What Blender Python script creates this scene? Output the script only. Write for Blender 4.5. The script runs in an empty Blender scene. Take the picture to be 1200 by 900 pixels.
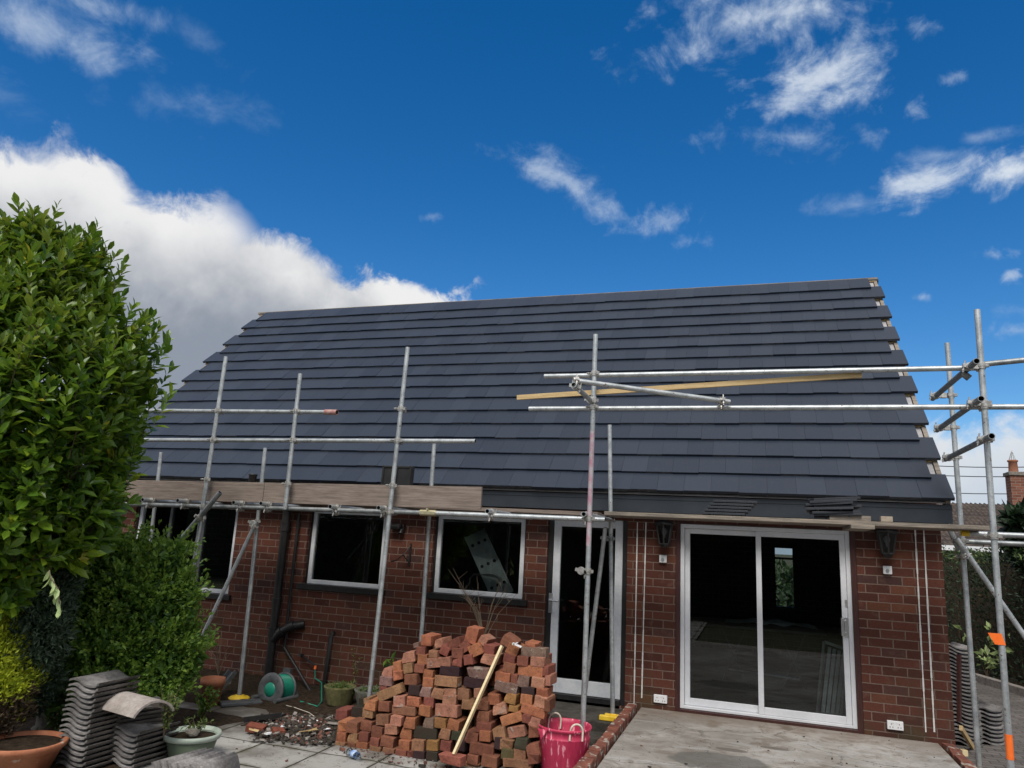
import bpy, bmesh, math, random
import numpy as np
from mathutils import Vector, Matrix, Euler
random.seed(7); rng = np.random.default_rng(7)
SC = bpy.context.scene
COL = SC.collection
PI = math.pi
# ------------------------------------------------------------------ camera
F = 852.4755; YAW, PIT, ROL = -0.326261574, 0.209891938, 0.0524372988
DIST = 8.909631; G = 2.0
cy, sy, cp, sp, cr, sr = math.cos(YAW), math.sin(YAW), math.cos(PIT), math.sin(PIT), math.cos(ROL), math.sin(ROL)
FW = Vector((sy*cp, cy*cp, sp)); RI0 = Vector((cy, -sy, 0)); UP0 = RI0.cross(FW)
RI = RI0*cr + UP0*sr; UP = UP0*cr - RI0*sr
EYE = Vector((0, -DIST, G))
def ray(px, py): return FW*F + RI*(px-600) - UP*(py-450)
def at_y(px, py, y): v = ray(px, py); return EYE + v*((DIST+y)/v.y)
def at_x(px, py, x): v = ray(px, py); return EYE + v*(x/v.x)
def at_z(px, py, z): v = ray(px, py); return EYE + v*((z-G)/v.z)
def at_d(px, py, d): return EYE + ray(px, py)*(d/F)
cam = bpy.data.cameras.new("camera"); cam.sensor_width = 36; cam.sensor_fit = 'HORIZONTAL'; cam.lens = F/1200*36
cam.clip_start = 0.05; cam.clip_end = 5000
camo = bpy.data.objects.new("camera", cam); COL.objects.link(camo)
m = Matrix((RI, UP, -FW)).transposed().to_4x4(); m.translation = EYE; camo.matrix_world = m
SC.camera = camo
# ------------------------------------------------------------------ node helpers
def new_mat(name):
    M = bpy.data.materials.new(name); M.use_nodes = True
    nt = M.node_tree; nt.nodes.clear()
    out = nt.nodes.new('ShaderNodeOutputMaterial')
    return M, nt, out
class NT:
    def __init__(s, nt): s.nt = nt
    def n(s, t, **kw):
        nd = s.nt.nodes.new(t)
        for k, v in kw.items():
            if k.startswith('i_'):
                key = k[2:]
                key = int(key) if key.isdigit() else key.replace('_', ' ')
                s.set(nd.inputs[key], v)
            else: setattr(nd, k, v)
        return nd
    def set(s, inp, v):
        if isinstance(v, bpy.types.NodeSocket): s.nt.links.new(v, inp)
        else: inp.default_value = v
    def math(s, op, a, b=None, c=None, clamp=False):
        nd = s.nt.nodes.new('ShaderNodeMath'); nd.operation = op; nd.use_clamp = clamp
        s.set(nd.inputs[0], a)
        if b is not None: s.set(nd.inputs[1], b)
        if c is not None: s.set(nd.inputs[2], c)
        return nd.outputs[0]
    def vmath(s, op, a, b=None):
        nd = s.nt.nodes.new('ShaderNodeVectorMath'); nd.operation = op
        s.set(nd.inputs[0], a)
        if b is not None: s.set(nd.inputs[1], b)
        return nd.outputs['Value'] if op in ('DOT_PRODUCT', 'LENGTH', 'DISTANCE') else nd.outputs[0]
    def mix(s, fac, a, b, blend='MIX'):
        nd = s.nt.nodes.new('ShaderNodeMix'); nd.data_type = 'RGBA'; nd.blend_type = blend
        s.set(nd.inputs[0], fac); s.set(nd.inputs[6], c4(a)); s.set(nd.inputs[7], c4(b))
        return nd.outputs[2]
    def noise(s, vec, scale, detail=4, rough=.55, dist=0.0):
        nd = s.n('ShaderNodeTexNoise'); s.set(nd.inputs['Scale'], scale); nd.inputs['Detail'].default_value = detail
        nd.inputs['Roughness'].default_value = rough; nd.inputs['Distortion'].default_value = dist
        if vec is not None: s.set(nd.inputs['Vector'], vec)
        return nd.outputs[0]
    def ramp(s, fac, lo, hi):
        nd = s.n('ShaderNodeMapRange'); nd.interpolation_type = 'SMOOTHSTEP'
        s.set(nd.inputs[0], fac); nd.inputs[1].default_value = lo; nd.inputs[2].default_value = hi
        return nd.outputs[0]
    def bump(s, h, strength=.3, dist=.01):
        nd = s.n('ShaderNodeBump'); nd.inputs['Strength'].default_value = strength; nd.inputs['Distance'].default_value = dist
        s.set(nd.inputs['Height'], h); return nd.outputs[0]
    def coords(s, which='Object'): return s.n('ShaderNodeTexCoord').outputs[which]
def c4(c):
    if isinstance(c, bpy.types.NodeSocket): return c
    return tuple(c) if len(c) == 4 else (*c, 1)
def principled(N, out, col, rough=.6, metal=0.0, normal=None, spec=None, **kw):
    p = N.n('ShaderNodeBsdfPrincipled')
    N.set(p.inputs['Base Color'], c4(col)); N.set(p.inputs['Roughness'], rough); N.set(p.inputs['Metallic'], metal)
    if normal is not None: N.set(p.inputs['Normal'], normal)
    if spec is not None: p.inputs['Specular IOR Level'].default_value = spec
    N.nt.links.new(p.outputs[0], out.inputs[0])
    return p
def noisy(name, c1, c2, rough=.7, metal=0.0, scale=8, detail=5, bump=.2, bdist=.004, bscale=None, spec=.4, stretch=None, speck=None, rand=0.0, coord='Object'):
    """two-tone surface with grain, optional pale specks and a random value per object"""
    M, nt, out = new_mat(name); N = NT(nt)
    v = N.coords(coord)
    if stretch:
        mp = N.n('ShaderNodeMapping'); N.set(mp.inputs['Vector'], v); mp.inputs['Scale'].default_value = stretch; v = mp.outputs[0]
    a = N.noise(v, scale, detail, .6); b = N.noise(v, (bscale or scale*6), 3, .6)
    f = N.ramp(N.math('ADD', N.math('MULTIPLY', a, .7), N.math('MULTIPLY', b, .3)), .33, .67)
    col = N.mix(f, c1, c2)
    if speck:
        s_ = N.ramp(N.noise(v, speck[1], 2, .5), speck[2], speck[2]+.06); col = N.mix(s_, col, speck[0])
    if rand:
        oi = N.n('ShaderNodeObjectInfo').outputs['Random']
        hs = N.n('ShaderNodeHueSaturation'); N.set(hs.inputs['Color'], col)
        N.set(hs.inputs['Value'], N.math('MULTIPLY_ADD', oi, rand, 1-rand/2)); col = hs.outputs[0]
    principled(N, out, col, rough, metal, N.bump(b, bump, bdist) if bump else None, spec)
    return M
MT = {}
MT['galv'] = noisy('galvanised_steel', (.29,.315,.325), (.50,.53,.54), .5, .7, 9, bump=.08, bdist=.001, spec=.5, speck=((.17,.13,.10),42,.66))
MT['galv_dull'] = noisy('dull_galvanised_steel', (.16,.175,.18), (.33,.35,.355), .5, .7, 12, bump=.1, bdist=.001, speck=((.15,.1,.07),50,.7))
MT['pink_paint'] = noisy('pink_overspray', (.45,.20,.27), (.42,.43,.44), .5, .3, 14, bump=.05)
MT['zinc'] = noisy('coupler_steel', (.30,.30,.29), (.6,.58,.54), .4, .8, 40, bump=.15, bdist=.001)
MT['brass'] = noisy('passivated_steel', (.5,.44,.24), (.62,.58,.42), .38, .8, 40, bump=.1)
MT['dark_hole'] = noisy('tube_inside', (.02,.02,.02), (.05,.045,.04), .8, 0, 20, bump=0)
MT['white_upvc'] = noisy('white_upvc', (.62,.64,.67), (.72,.735,.76), .32, 0, 3, bump=.02, spec=.5)
MT['old_white'] = noisy('aged_white_paint', (.52,.55,.58), (.66,.68,.7), .4, 0, 6, bump=.05)
MT['brown_timber'] = noisy('stained_timber', (.035,.012,.010), (.065,.022,.018), .5, 0, 6, bump=.15, stretch=(8,8,1))
MT['black_plastic'] = noisy('black_plastic', (.012,.012,.013), (.024,.023,.023), .42, 0, 10, bump=.05)
MT['fascia'] = noisy('anthracite_fascia', (.020,.026,.034), (.028,.034,.043), .38, 0, 3, bump=.03)
MT['board'] = noisy('weathered_scaffold_board', (.12,.095,.08), (.24,.195,.165), .8, 0, 5, 8, .35, .003, stretch=(.6,10,10), bscale=25)
MT['board_pale'] = noisy('pale_worn_board', (.13,.115,.098), (.30,.255,.205), .8, 0, 5, 8, .35, .003, stretch=(.8,10,10), bscale=25)
MT['new_wood'] = noisy('new_sawn_timber', (.62,.50,.28), (.74,.63,.40), .65, 0, 4, 6, .2, .002, stretch=(.5,.5,12), bscale=18)
MT['batten_wood'] = noisy('treated_batten', (.40,.28,.13), (.55,.41,.21), .7, 0, 4, 6, .2, .002, stretch=(1,12,12), bscale=18)
MT['old_wood'] = noisy('old_grey_timber', (.22,.18,.14), (.38,.32,.25), .8, 0, 6, 6, .3, .003)
MT['terracotta'] = noisy('terracotta', (.30,.105,.05), (.40,.16,.085), .75, 0, 8, bump=.15, speck=((.5,.36,.28),14,.68))
MT['soil'] = noisy('soil', (.022,.016,.011), (.07,.05,.034), .95, 0, 22, 8, .9, .03, spec=.1)
MT['green_plastic'] = noisy('sage_green_plastic', (.085,.115,.078), (.115,.15,.105), .45, 0, 6, bump=.03)
MT['green_rim'] = noisy('faded_green_plastic', (.27,.33,.28), (.38,.43,.38), .5, 0, 9, bump=.05)
MT['reel_green'] = noisy('green_hose_plastic', (.006,.16,.10), (.01,.22,.145), .38, 0, 10, bump=.05)
MT['reel_grey'] = noisy('grey_plastic', (.055,.06,.065), (.09,.095,.10), .45, 0, 10, bump=.05)
MT['yellow'] = noisy('yellow_plastic', (.62,.40,.02), (.75,.52,.05), .45, 0, 10, bump=.05)
MT['orange_tape'] = noisy('orange_tape', (.75,.12,.015), (.85,.18,.03), .4, 0, 10, bump=.05)
MT['tub_pink'] = noisy('pink_rubber_tub', (.36,.022,.065), (.48,.038,.095), .48, 0, 7, 6, .1, .003, speck=((.70,.27,.33),7,.60), stretch=(5,5,1.2))
MT['rope'] = noisy('rope', (.45,.40,.33), (.62,.57,.48), .9, 0, 40, bump=.4)
MT['concrete_tile'] = noisy('old_concrete_tile', (.085,.08,.078), (.25,.24,.235), .9, 0, 5, 7, .5, .004, bscale=45, speck=((.34,.32,.28),18,.68), rand=.5)
MT['concrete_tile_edge'] = noisy('mossy_tile_edge', (.02,.018,.015), (.10,.09,.08), .95, 0, 9, 7, .6, .005, bscale=50, rand=.4, speck=((.3,.29,.27),30,.70))
MT['slate_tile'] = noisy('slate_grey_concrete_tile', (.018,.022,.029), (.034,.039,.048), .5, 0, 4, 6, .15, .002, bscale=60)
MT['membrane'] = noisy('grey_roof_membrane', (.26,.26,.27), (.36,.36,.37), .7, 0, 6, bump=.2)
MT['stone'] = noisy('weathered_stone', (.10,.09,.08), (.24,.22,.19), .95, 0, 10, 7, .6, .006, speck=((.07,.09,.03),12,.6))
MT['planter_moss'] = noisy('mossy_stone_planter', (.055,.055,.018), (.13,.12,.05), .95, 0, 14, 7, .6, .006)
MT['planter_grey'] = noisy('grey_stone_planter', (.05,.052,.04), (.12,.12,.10), .95, 0, 14, 7, .6, .006)
MT['bark'] = noisy('bark', (.05,.035,.022), (.11,.08,.05), .9, 0, 12, 6, .6, .006, stretch=(1,1,.3))
MT['twig'] = noisy('dead_twig', (.13,.10,.07), (.22,.17,.12), .9, 0, 12, bump=.2)
MT['white_socket'] = noisy('white_plastic', (.70,.71,.72), (.76,.77,.78), .35, 0, 5, bump=.02)
MT['white_plaster'] = noisy('white_filler_strip', (.55,.53,.50), (.72,.71,.69), .7, 0, 30, bump=.2)
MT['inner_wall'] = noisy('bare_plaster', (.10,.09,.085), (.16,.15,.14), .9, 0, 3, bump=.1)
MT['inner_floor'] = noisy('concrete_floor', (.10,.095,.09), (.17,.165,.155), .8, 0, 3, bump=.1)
MT['chrome'] = noisy('brushed_metal', (.55,.56,.57), (.65,.66,.67), .28, .9, 10, bump=.02)
MT['alu'] = noisy('ladder_aluminium', (.34,.37,.36), (.46,.49,.48), .45, .6, 8, bump=.05)
MT['bulb'] = noisy('frosted_bulb', (.75,.75,.74), (.82,.82,.81), .3, 0, 5, bump=0)
MT['rubble_dark'] = noisy('rubble', (.022,.018,.014), (.06,.05,.04), .95, 0, 20, bump=.5)
MT['ridge_cap'] = noisy('far_terracotta', (.24,.10,.06), (.32,.14,.08), .8, 0, 10, bump=.1)
def glass_mat(name, tint, ior=1.5, rough=0.0):
    M, nt, out = new_mat(name); N = NT(nt)
    t = N.n('ShaderNodeBsdfTransparent'); t.inputs[0].default_value = c4(tint)
    g = N.n('ShaderNodeBsdfGlossy'); g.inputs['Roughness'].default_value = rough; g.inputs[0].default_value = (1,1,1,1)
    fr = N.n('ShaderNodeFresnel'); fr.inputs[0].default_value = ior
    mx = N.n('ShaderNodeMixShader'); nt.links.new(fr.outputs[0], mx.inputs[0]); nt.links.new(t.outputs[0], mx.inputs[1]); nt.links.new(g.outputs[0], mx.inputs[2])
    nt.links.new(mx.outputs[0], out.inputs[0]); return M
MT['glass'] = glass_mat('window_glass', (.72,.76,.75))
MT['clear'] = glass_mat('clear_plastic', (.80,.88,.95), 1.4, .05)
MT['lamp_glass'] = glass_mat('smoked_lantern_glass', (.25,.26,.28), 1.3, .1)
# wall brick: stretcher bond, a colour per brick
BW, BH = .2384, .092
def brick_wall_mat(name, bw, bh, c_lo, c_hi, mortar, z0=0.0, x0=0.0, joint=.011, moss=True):
    M, nt, out = new_mat(name); N = NT(nt)
    geo = N.n('ShaderNodeNewGeometry'); pos = geo.outputs['Position']
    w = N.noise(pos, 26, 3, .6); wob = N.math('MULTIPLY', N.math('SUBTRACT', w, .5), .011)
    sx = N.n('ShaderNodeSeparateXYZ'); N.set(sx.inputs[0], pos)
    nx = N.n('ShaderNodeSeparateXYZ'); N.set(nx.inputs[0], geo.outputs['True Normal'])
    side = N.math('GREATER_THAN', N.math('ABSOLUTE', nx.outputs[0]), .7)
    u = N.math('ADD', N.math('ADD', N.math('MULTIPLY', sx.outputs[0], N.math('SUBTRACT', 1, side)), N.math('MULTIPLY', sx.outputs[1], side)), wob)
    u = N.math('DIVIDE', N.math('SUBTRACT', u, x0), bw); z = N.math('DIVIDE', N.math('SUBTRACT', N.math('ADD', sx.outputs[2], wob), z0), bh)
    row = N.math('FLOOR', z); u2 = N.math('ADD', u, N.math('MULTIPLY', N.math('MODULO', N.math('ABSOLUTE', row), 2), .5))
    col = N.math('FLOOR', u2); fu = N.math('FRACT', u2); fz = N.math('FRACT', z)
    du = N.math('MULTIPLY', N.math('MINIMUM', fu, N.math('SUBTRACT', 1, fu)), bw); dz = N.math('MULTIPLY', N.math('MINIMUM', fz, N.math('SUBTRACT', 1, fz)), bh)
    d = N.math('MINIMUM', du, dz); face = N.ramp(d, joint*.35, joint*.62)
    cv = N.n('ShaderNodeCombineXYZ'); N.set(cv.inputs[0], col); N.set(cv.inputs[1], row); N.set(cv.inputs[2], side)
    wn = N.n('ShaderNodeTexWhiteNoise'); wn.noise_dimensions = '3D'; N.set(wn.inputs[0], cv.outputs[0])
    rnd = wn.outputs[0]
    g1 = N.noise(pos, 60, 4, .65); g2 = N.noise(pos, 9, 4, .6); g3 = N.noise(pos, 1.1, 4, .55)
    base = N.mix(N.ramp(rnd, 0, 1), c_lo, c_hi)
    odd = N.math('GREATER_THAN', N.math('FRACT', N.math('MULTIPLY', rnd, 37.7)), .90)
    base = N.mix(N.math('MULTIPLY', odd, .6), base, (.16,.062,.033))
    odd2 = N.math('GREATER_THAN', N.math('FRACT', N.math('MULTIPLY', rnd, 91.3)), .93)
    base = N.mix(N.math('MULTIPLY', odd2, .5), base, (.05,.035,.035))
    base = N.mix(N.math('MULTIPLY', N.ramp(g1, .35, .75), .45), base, (.04,.016,.013))
    base = N.mix(N.math('MULTIPLY', N.ramp(g2, .52, .75), .35), base, (.19,.11,.085))
    mort = N.mix(g2, mortar, tuple(x*.55 for x in mortar))
    cc = N.mix(face, mort, base)
    grime = N.ramp(g3, .45, .8); cc = N.mix(N.math('MULTIPLY', grime, .45), cc, (.03,.02,.017))
    if moss:   # green algae low on the wall
        low = N.math('MULTIPLY', N.ramp(sx.outputs[2], 1.15, .15), N.ramp(N.noise(pos, 2.2, 5, .6), .48, .68))
        cc = N.mix(N.math('MULTIPLY', low, .45), cc, (.05,.05,.022))
    h = N.math('ADD', N.math('MULTIPLY', face, 1.0), N.math('MULTIPLY', g1, .35))
    principled(N, out, cc, .85, 0, N.bump(h, .6, .006), .25)
    return M
MT['wall_brick'] = brick_wall_mat('red_brick_wall', BW, BH, (.070,.024,.016), (.122,.041,.026), (.225,.16,.128), z0=G+.31-.03, x0=.05)
MT['far_brick'] = brick_wall_mat('far_brick', .22, .075, (.16,.06,.04), (.24,.10,.065), (.3,.25,.2), moss=False)
# loose brick: colour from object colour, alpha = old mortar
def loose_brick_mat():
    M, nt, out = new_mat('reclaimed_brick'); N = NT(nt)
    v = N.coords('Object'); oi = N.n('ShaderNodeObjectInfo')
    off = N.vmath('ADD', v, N.n('ShaderNodeCombineXYZ', i_0=N.math('MULTIPLY', oi.outputs['Random'], 53.0)).outputs[0])
    g1 = N.noise(off, 18, 5, .65); g2 = N.noise(off, 90, 3, .6); g3 = N.noise(off, 7, 4, .6, .6)
    col = N.mix(N.math('MULTIPLY', N.ramp(g1, .3, .72), .85), oi.outputs['Color'], N.mix(.5, oi.outputs['Color'], (.05,.02,.015)))
    col = N.mix(N.math('MULTIPLY', N.ramp(g2, .54, .70), .6), col, (.035,.02,.016))
    al = oi.outputs['Alpha']
    th = N.math('SUBTRACT', .78, N.math('MULTIPLY', al, .30))
    mm = N.n('ShaderNodeMapRange'); mm.interpolation_type = 'SMOOTHSTEP'
    N.set(mm.inputs[0], g3); N.set(mm.inputs[1], th); N.set(mm.inputs[2], N.math('ADD', th, .09))
    col = N.mix(N.math('MULTIPLY', mm.outputs[0], .85), col, N.mix(g2, (.36,.30,.25), (.22,.18,.15)))
    h = N.math('ADD', N.math('MULTIPLY', g2, .5), N.math('ADD', N.math('MULTIPLY', mm.outputs[0], .8), g1))
    principled(N, out, col, .92, 0, N.bump(h, .9, .008), .2)
    return M
MT['loose_brick'] = loose_brick_mat()
# roof tiles: slight change per tile through an attribute
def roof_tile_mat():
    M, nt, out = new_mat('slate_grey_roof_tile'); N = NT(nt)
    pos = N.n('ShaderNodeNewGeometry').outputs['Position']
    at = N.n('ShaderNodeAttribute', attribute_name='tint').outputs['Fac']
    g1 = N.noise(pos, 2.3, 5, .6); g2 = N.noise(pos, 45, 4, .65)
    mp = N.n('ShaderNodeMapping'); N.set(mp.inputs['Vector'], pos); mp.inputs['Scale'].default_value = (14, 2.2, 2.2); mp.inputs['Rotation'].default_value = (0, .35, .2)
    st = N.noise(mp.outputs[0], 5, 5, .7)
    c = N.mix(at, (.013,.020,.034), (.023,.032,.049))
    c = N.mix(N.math('MULTIPLY', g1, .5), c, (.013,.020,.035))
    c = N.mix(N.math('MULTIPLY', N.ramp(st, .60, .8), .5), c, (.10,.11,.125))
    c = N.mix(N.math('MULTIPLY', N.ramp(g2, .66, .75), .35), c, (.15,.15,.15))
    principled(N, out, c, N.math('MULTIPLY_ADD', g1, .16, .35), 0, N.bump(g2, .12, .002), .42)
    return M
MT['roof_tile'] = roof_tile_mat()
MT['tile_edge_dust'] = noisy('dusty_tile_edge', (.028,.032,.042), (.085,.09,.10), .8, 0, 20, bump=.2)
# leaves
def leaf_mat(name, cols, gloss=.35, trans=.35, spec=.5):
    M, nt, out = new_mat(name); N = NT(nt)
    at = N.n('ShaderNodeAttribute', attribute_name='tint').outputs['Fac']
    cr_ = N.n('ShaderNodeValToRGB'); N.set(cr_.inputs[0], at)
    el = cr_.color_ramp.elements
    while len(el) < len(cols): el.new(.5)
    for i, (p_, c_) in enumerate(cols): el[i].position = p_; el[i].color = c4(c_)
    p = N.n('ShaderNodeBsdfPrincipled'); N.set(p.inputs['Base Color'], cr_.outputs[0]); p.inputs['Roughness'].default_value = gloss; p.inputs['Specular IOR Level'].default_value = spec
    tr = N.n('ShaderNodeBsdfTranslucent')
    hs = N.n('ShaderNodeHueSaturation'); N.set(hs.inputs['Color'], cr_.outputs[0]); hs.inputs['Hue'].default_value = .485; hs.inputs['Value'].default_value = 1.5; nt.links.new(hs.outputs[0], tr.inputs[0])
    mx = N.n('ShaderNodeMixShader'); mx.inputs[0].default_value = trans
    nt.links.new(p.outputs[0], mx.inputs[1]); nt.links.new(tr.outputs[0], mx.inputs[2]); nt.links.new(mx.outputs[0], out.inputs[0])
    return M
MT['laurel'] = leaf_mat('laurel_leaf', [(0,(.032,.09,.010)), (.45,(.095,.185,.016)), (.85,(.19,.29,.022)), (1,(.38,.36,.03))], .34, .32)
MT['laurel_young_backlit'] = leaf_mat('backlit_young_laurel_leaf', [(0,(.07,.135,.014)), (.6,(.13,.20,.022)), (1,(.20,.26,.032))], .38, .35)  # upper-crown leaves, their backlit olive tone put into the colour
MT['box_leaf'] = leaf_mat('small_shrub_leaf', [(0,(.026,.075,.014)), (.5,(.085,.18,.026)), (.9,(.21,.32,.045)), (1,(.30,.40,.07))], .45, .3)
MT['dark_needle'] = leaf_mat('dark_grey_green_needle', [(0,(.016,.034,.017)), (.6,(.04,.072,.038)), (1,(.09,.125,.07))], .6, .15)
MT['gold'] = leaf_mat('golden_conifer_spray', [(0,(.15,.21,.012)), (.5,(.31,.38,.018)), (1,(.50,.55,.04))], .6, .25)
MT['dead_spray'] = leaf_mat('brown_dead_spray', [(0,(.045,.03,.018)), (1,(.13,.09,.05))], .8, .1)
MT['pale_leaf'] = leaf_mat('pale_leaf_underside', [(0,(.30,.40,.15)), (1,(.45,.55,.28))], .5, .3)
MT['weed'] = leaf_mat('weed_leaf', [(0,(.04,.08,.015)), (.6,(.09,.14,.03)), (1,(.2,.19,.06))], .6, .25)
MT['hedge'] = leaf_mat('conifer_hedge_spray', [(0,(.010,.026,.012)), (.6,(.028,.062,.024)), (.9,(.07,.12,.035)), (1,(.15,.20,.05))], .6, .2)
# ------------------------------------------------------------------ mesh builder
class MB:
    def __init__(s): s.v = []; s.f = []; s.mi = []; s.sm = []
    def add(s, verts, faces, mi=0, smooth=False):
        o = len(s.v); s.v += [tuple(p) for p in verts]
        for fc in faces: s.f.append(tuple(i+o for i in fc)); s.mi.append(mi); s.sm.append(smooth)
    def box(s, c, size, R=None, mi=0, jit=0.0):
        hx, hy, hz = size[0]/2, size[1]/2, size[2]/2; c = Vector(c)
        P = []
        for k in range(8):
            p = Vector((hx if k & 1 else -hx, hy if k & 2 else -hy, hz if k & 4 else -hz))
            if jit: p += Vector((random.uniform(-jit, jit), random.uniform(-jit, jit), random.uniform(-jit, jit)))
            if R is not None: p = R @ p
            P.append(c+p)
        s.add(P, [(0,2,3,1),(4,5,7,6),(0,1,5,4),(2,6,7,3),(0,4,6,2),(1,3,7,5)], mi)
    def span(s, a, b, mi=0): s.box(((a[0]+b[0])/2, (a[1]+b[1])/2, (a[2]+b[2])/2), (abs(b[0]-a[0]), abs(b[1]-a[1]), abs(b[2]-a[2])), None, mi)
    def bar(s, p0, p1, w, h, up=(0,0,1), mi=0, jit=0.0):
        p0, p1 = Vector(p0), Vector(p1); d = (p1-p0); L = d.length; d.normalize()
        u = Vector(up); sd = d.cross(u)
        if sd.length < 1e-4: sd = d.cross(Vector((1,0,0)))
        sd.normalize(); u = sd.cross(d)
        R = Matrix((d, sd, u)).transposed(); s.box((p0+p1)/2, (L, w, h), R, mi, jit)
    def tube(s, p0, p1, r0, r1=None, n=14, mi=0, hollow=False, cap=True, mi_in=1):
        p0, p1 = Vector(p0), Vector(p1); r1 = r0 if r1 is None else r1
        d = (p1-p0).normalized(); a = d.cross(Vector((0,0,1)))
        if a.length < 1e-3: a = d.cross(Vector((1,0,0)))
        a.normalize(); b = d.cross(a)
        ring = lambda c, r: [c+(a*math.cos(2*PI*k/n)+b*math.sin(2*PI*k/n))*r for k in range(n)]
        V = ring(p0, r0)+ring(p1, r1); Fc = [(k, (k+1) % n, n+(k+1) % n, n+k) for k in range(n)]
        s.add(V, Fc, mi, True)
        if hollow:
            t = .82; L = (p1-p0).length; dp = min(.12, L*.3)
            for (c, r, sg) in ((p0, r0, 1), (p1, r1, -1)):
                V = ring(c, r)+ring(c, r*t)+ring(c+d*dp*sg, r*t)
                s.add(V, [(k, n+k, n+(k+1) % n, (k+1) % n) for k in range(n)], mi)
                s.add(V, [(n+k, 2*n+k, 2*n+(k+1) % n, n+(k+1) % n) for k in range(n)], mi_in, True)
                s.add(V[2*n:], [tuple(range(n))], mi_in)
        elif cap: s.add(ring(p0, r0), [tuple(range(n))][::-1], mi); s.add(ring(p1, r1), [tuple(range(n))], mi)
    def path(s, pts, r, n=8, mi=0, r1=None):
        pts = [Vector(p) for p in pts]; L = len(pts); V = []
        for i, p in enumerate(pts):
            d = (pts[min(i+1, L-1)]-pts[max(i-1, 0)]).normalized(); a = d.cross(Vector((.13,.21,.97)).normalized())
            if a.length < 1e-3: a = Vector((1,0,0))
            a.normalize(); b = d.cross(a); rr = r if r1 is None else r+(r1-r)*i/(L-1)
            V += [p+(a*math.cos(2*PI*k/n)+b*math.sin(2*PI*k/n))*rr for k in range(n)]
        Fc = []
        for i in range(L-1): Fc += [(i*n+k, i*n+(k+1) % n, (i+1)*n+(k+1) % n, (i+1)*n+k) for k in range(n)]
        s.add(V, Fc, mi, True); s.add(V[:n], [tuple(range(n))], mi); s.add(V[-n:], [tuple(range(n))], mi)
    def lathe(s, c, prof, n=28, mi=0, R=None, wob=0.0):
        c = Vector(c); V = []
        for (r, z) in prof:
            for k in range(n):
                q = r*(1+wob*math.sin(3*2*PI*k/n+z*9)); p = Vector((q*math.cos(2*PI*k/n), q*math.sin(2*PI*k/n), z))
                V.append(c+(R @ p if R is not None else p))
        Fc = []
        for i in range(len(prof)-1): Fc += [(i*n+k, i*n+(k+1) % n, (i+1)*n+(k+1) % n, (i+1)*n+k) for k in range(n)]
        s.add(V, Fc, mi, True)
    def build(s, name, mats, parent=None, bevel=0.0, loc=None):
        me = bpy.data.meshes.new(name)
        V = s.v
        if loc is not None: lv = Vector(loc); V = [tuple(Vector(p)-lv) for p in V]
        me.from_pydata(V, [], s.f)
        if not isinstance(mats, (list, tuple)): mats = [mats]
        for M in mats: me.materials.append(M)
        if len(mats) > 1: me.polygons.foreach_set('material_index', s.mi)
        me.polygons.foreach_set('use_smooth', s.sm)
        me.update()
        o = bpy.data.objects.new(name, me); COL.objects.link(o)
        if loc is not None: o.location = loc
        if bevel:
            b = o.modifiers.new('bevel', 'BEVEL'); b.width = bevel; b.segments = 2; b.limit_method = 'ANGLE'; b.angle_limit = .6
        if parent is not None:
            o.parent = parent; o.matrix_parent_inverse = Matrix.Translation(-parent.location)
        return o
def tag(o, label, cat, group=None, kind=None):
    o['label'] = label; o['category'] = cat
    if group: o['group'] = group
    o['kind'] = kind or 'thing'
    return o
def thing(name, label, cat, loc, group=None):
    o = bpy.data.objects.new(name, None); COL.objects.link(o); o.location = loc; o.empty_display_size = .1
    return tag(o, label, cat, group)
def struct(o): o['kind'] = 'structure'; return o
def raw_mesh(name, V, Fc, mats, parent=None, tint=None, mi=None, smooth=False):
    me = bpy.data.meshes.new(name); me.from_pydata(V, [], Fc)
    for M in (mats if isinstance(mats, (list, tuple)) else [mats]): me.materials.append(M)
    if tint is not None:
        a = me.attributes.new('tint', 'FLOAT', 'POINT'); a.data.foreach_set('value', np.asarray(tint, dtype=np.float32))
    if mi is not None: me.polygons.foreach_set('material_index', np.asarray(mi, dtype=np.int32))
    if smooth: me.polygons.foreach_set('use_smooth', [True]*len(me.polygons))
    me.update(); o = bpy.data.objects.new(name, me); COL.objects.link(o)
    if parent is not None: o.parent = parent; o.matrix_parent_inverse = Matrix.Translation(-parent.location)
    return o
# ------------------------------------------------------------------ world: sky, clouds, sun
SUN_EL, SUN_AZ = math.radians(52), math.radians(174)     # azimuth from +Y clockwise: behind the camera
W = bpy.data.worlds.new("World"); SC.world = W; W.use_nodes = True
nt = W.node_tree; nt.nodes.clear(); N = NT(nt)
sky = N.n('ShaderNodeTexSky', sky_type='NISHITA', sun_disc=False, sun_elevation=SUN_EL, sun_rotation=SUN_AZ, altitude=0, air_density=1.0, dust_density=.25, ozone_density=3.0)
D_ = N.coords('Generated')
hs = N.n('ShaderNodeHueSaturation'); nt.links.new(sky.outputs[0], hs.inputs['Color']); hs.inputs['Saturation'].default_value = 1.40; hs.inputs['Value'].default_value = .84; hs.inputs['Hue'].default_value = .504
skyc = hs.outputs[0]
nz1 = N.noise(D_, 7, 9, .62, .3); nz2 = N.noise(D_, 3.2, 6, .55); nz3 = N.noise(D_, 20, 7, .62, .4); nz4 = N.noise(D_, 48, 6, .6, .8)
mp_ = N.n('ShaderNodeMapping'); N.set(mp_.inputs['Vector'], D_); mp_.inputs['Rotation'].default_value = (.2,.5,.4); mp_.inputs['Scale'].default_value = (1,1,1.6); nzs = N.noise(mp_.outputs[0], 10, 10, .62, .45)
def dirv(px, py): return ray(px, py).normalized()
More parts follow.
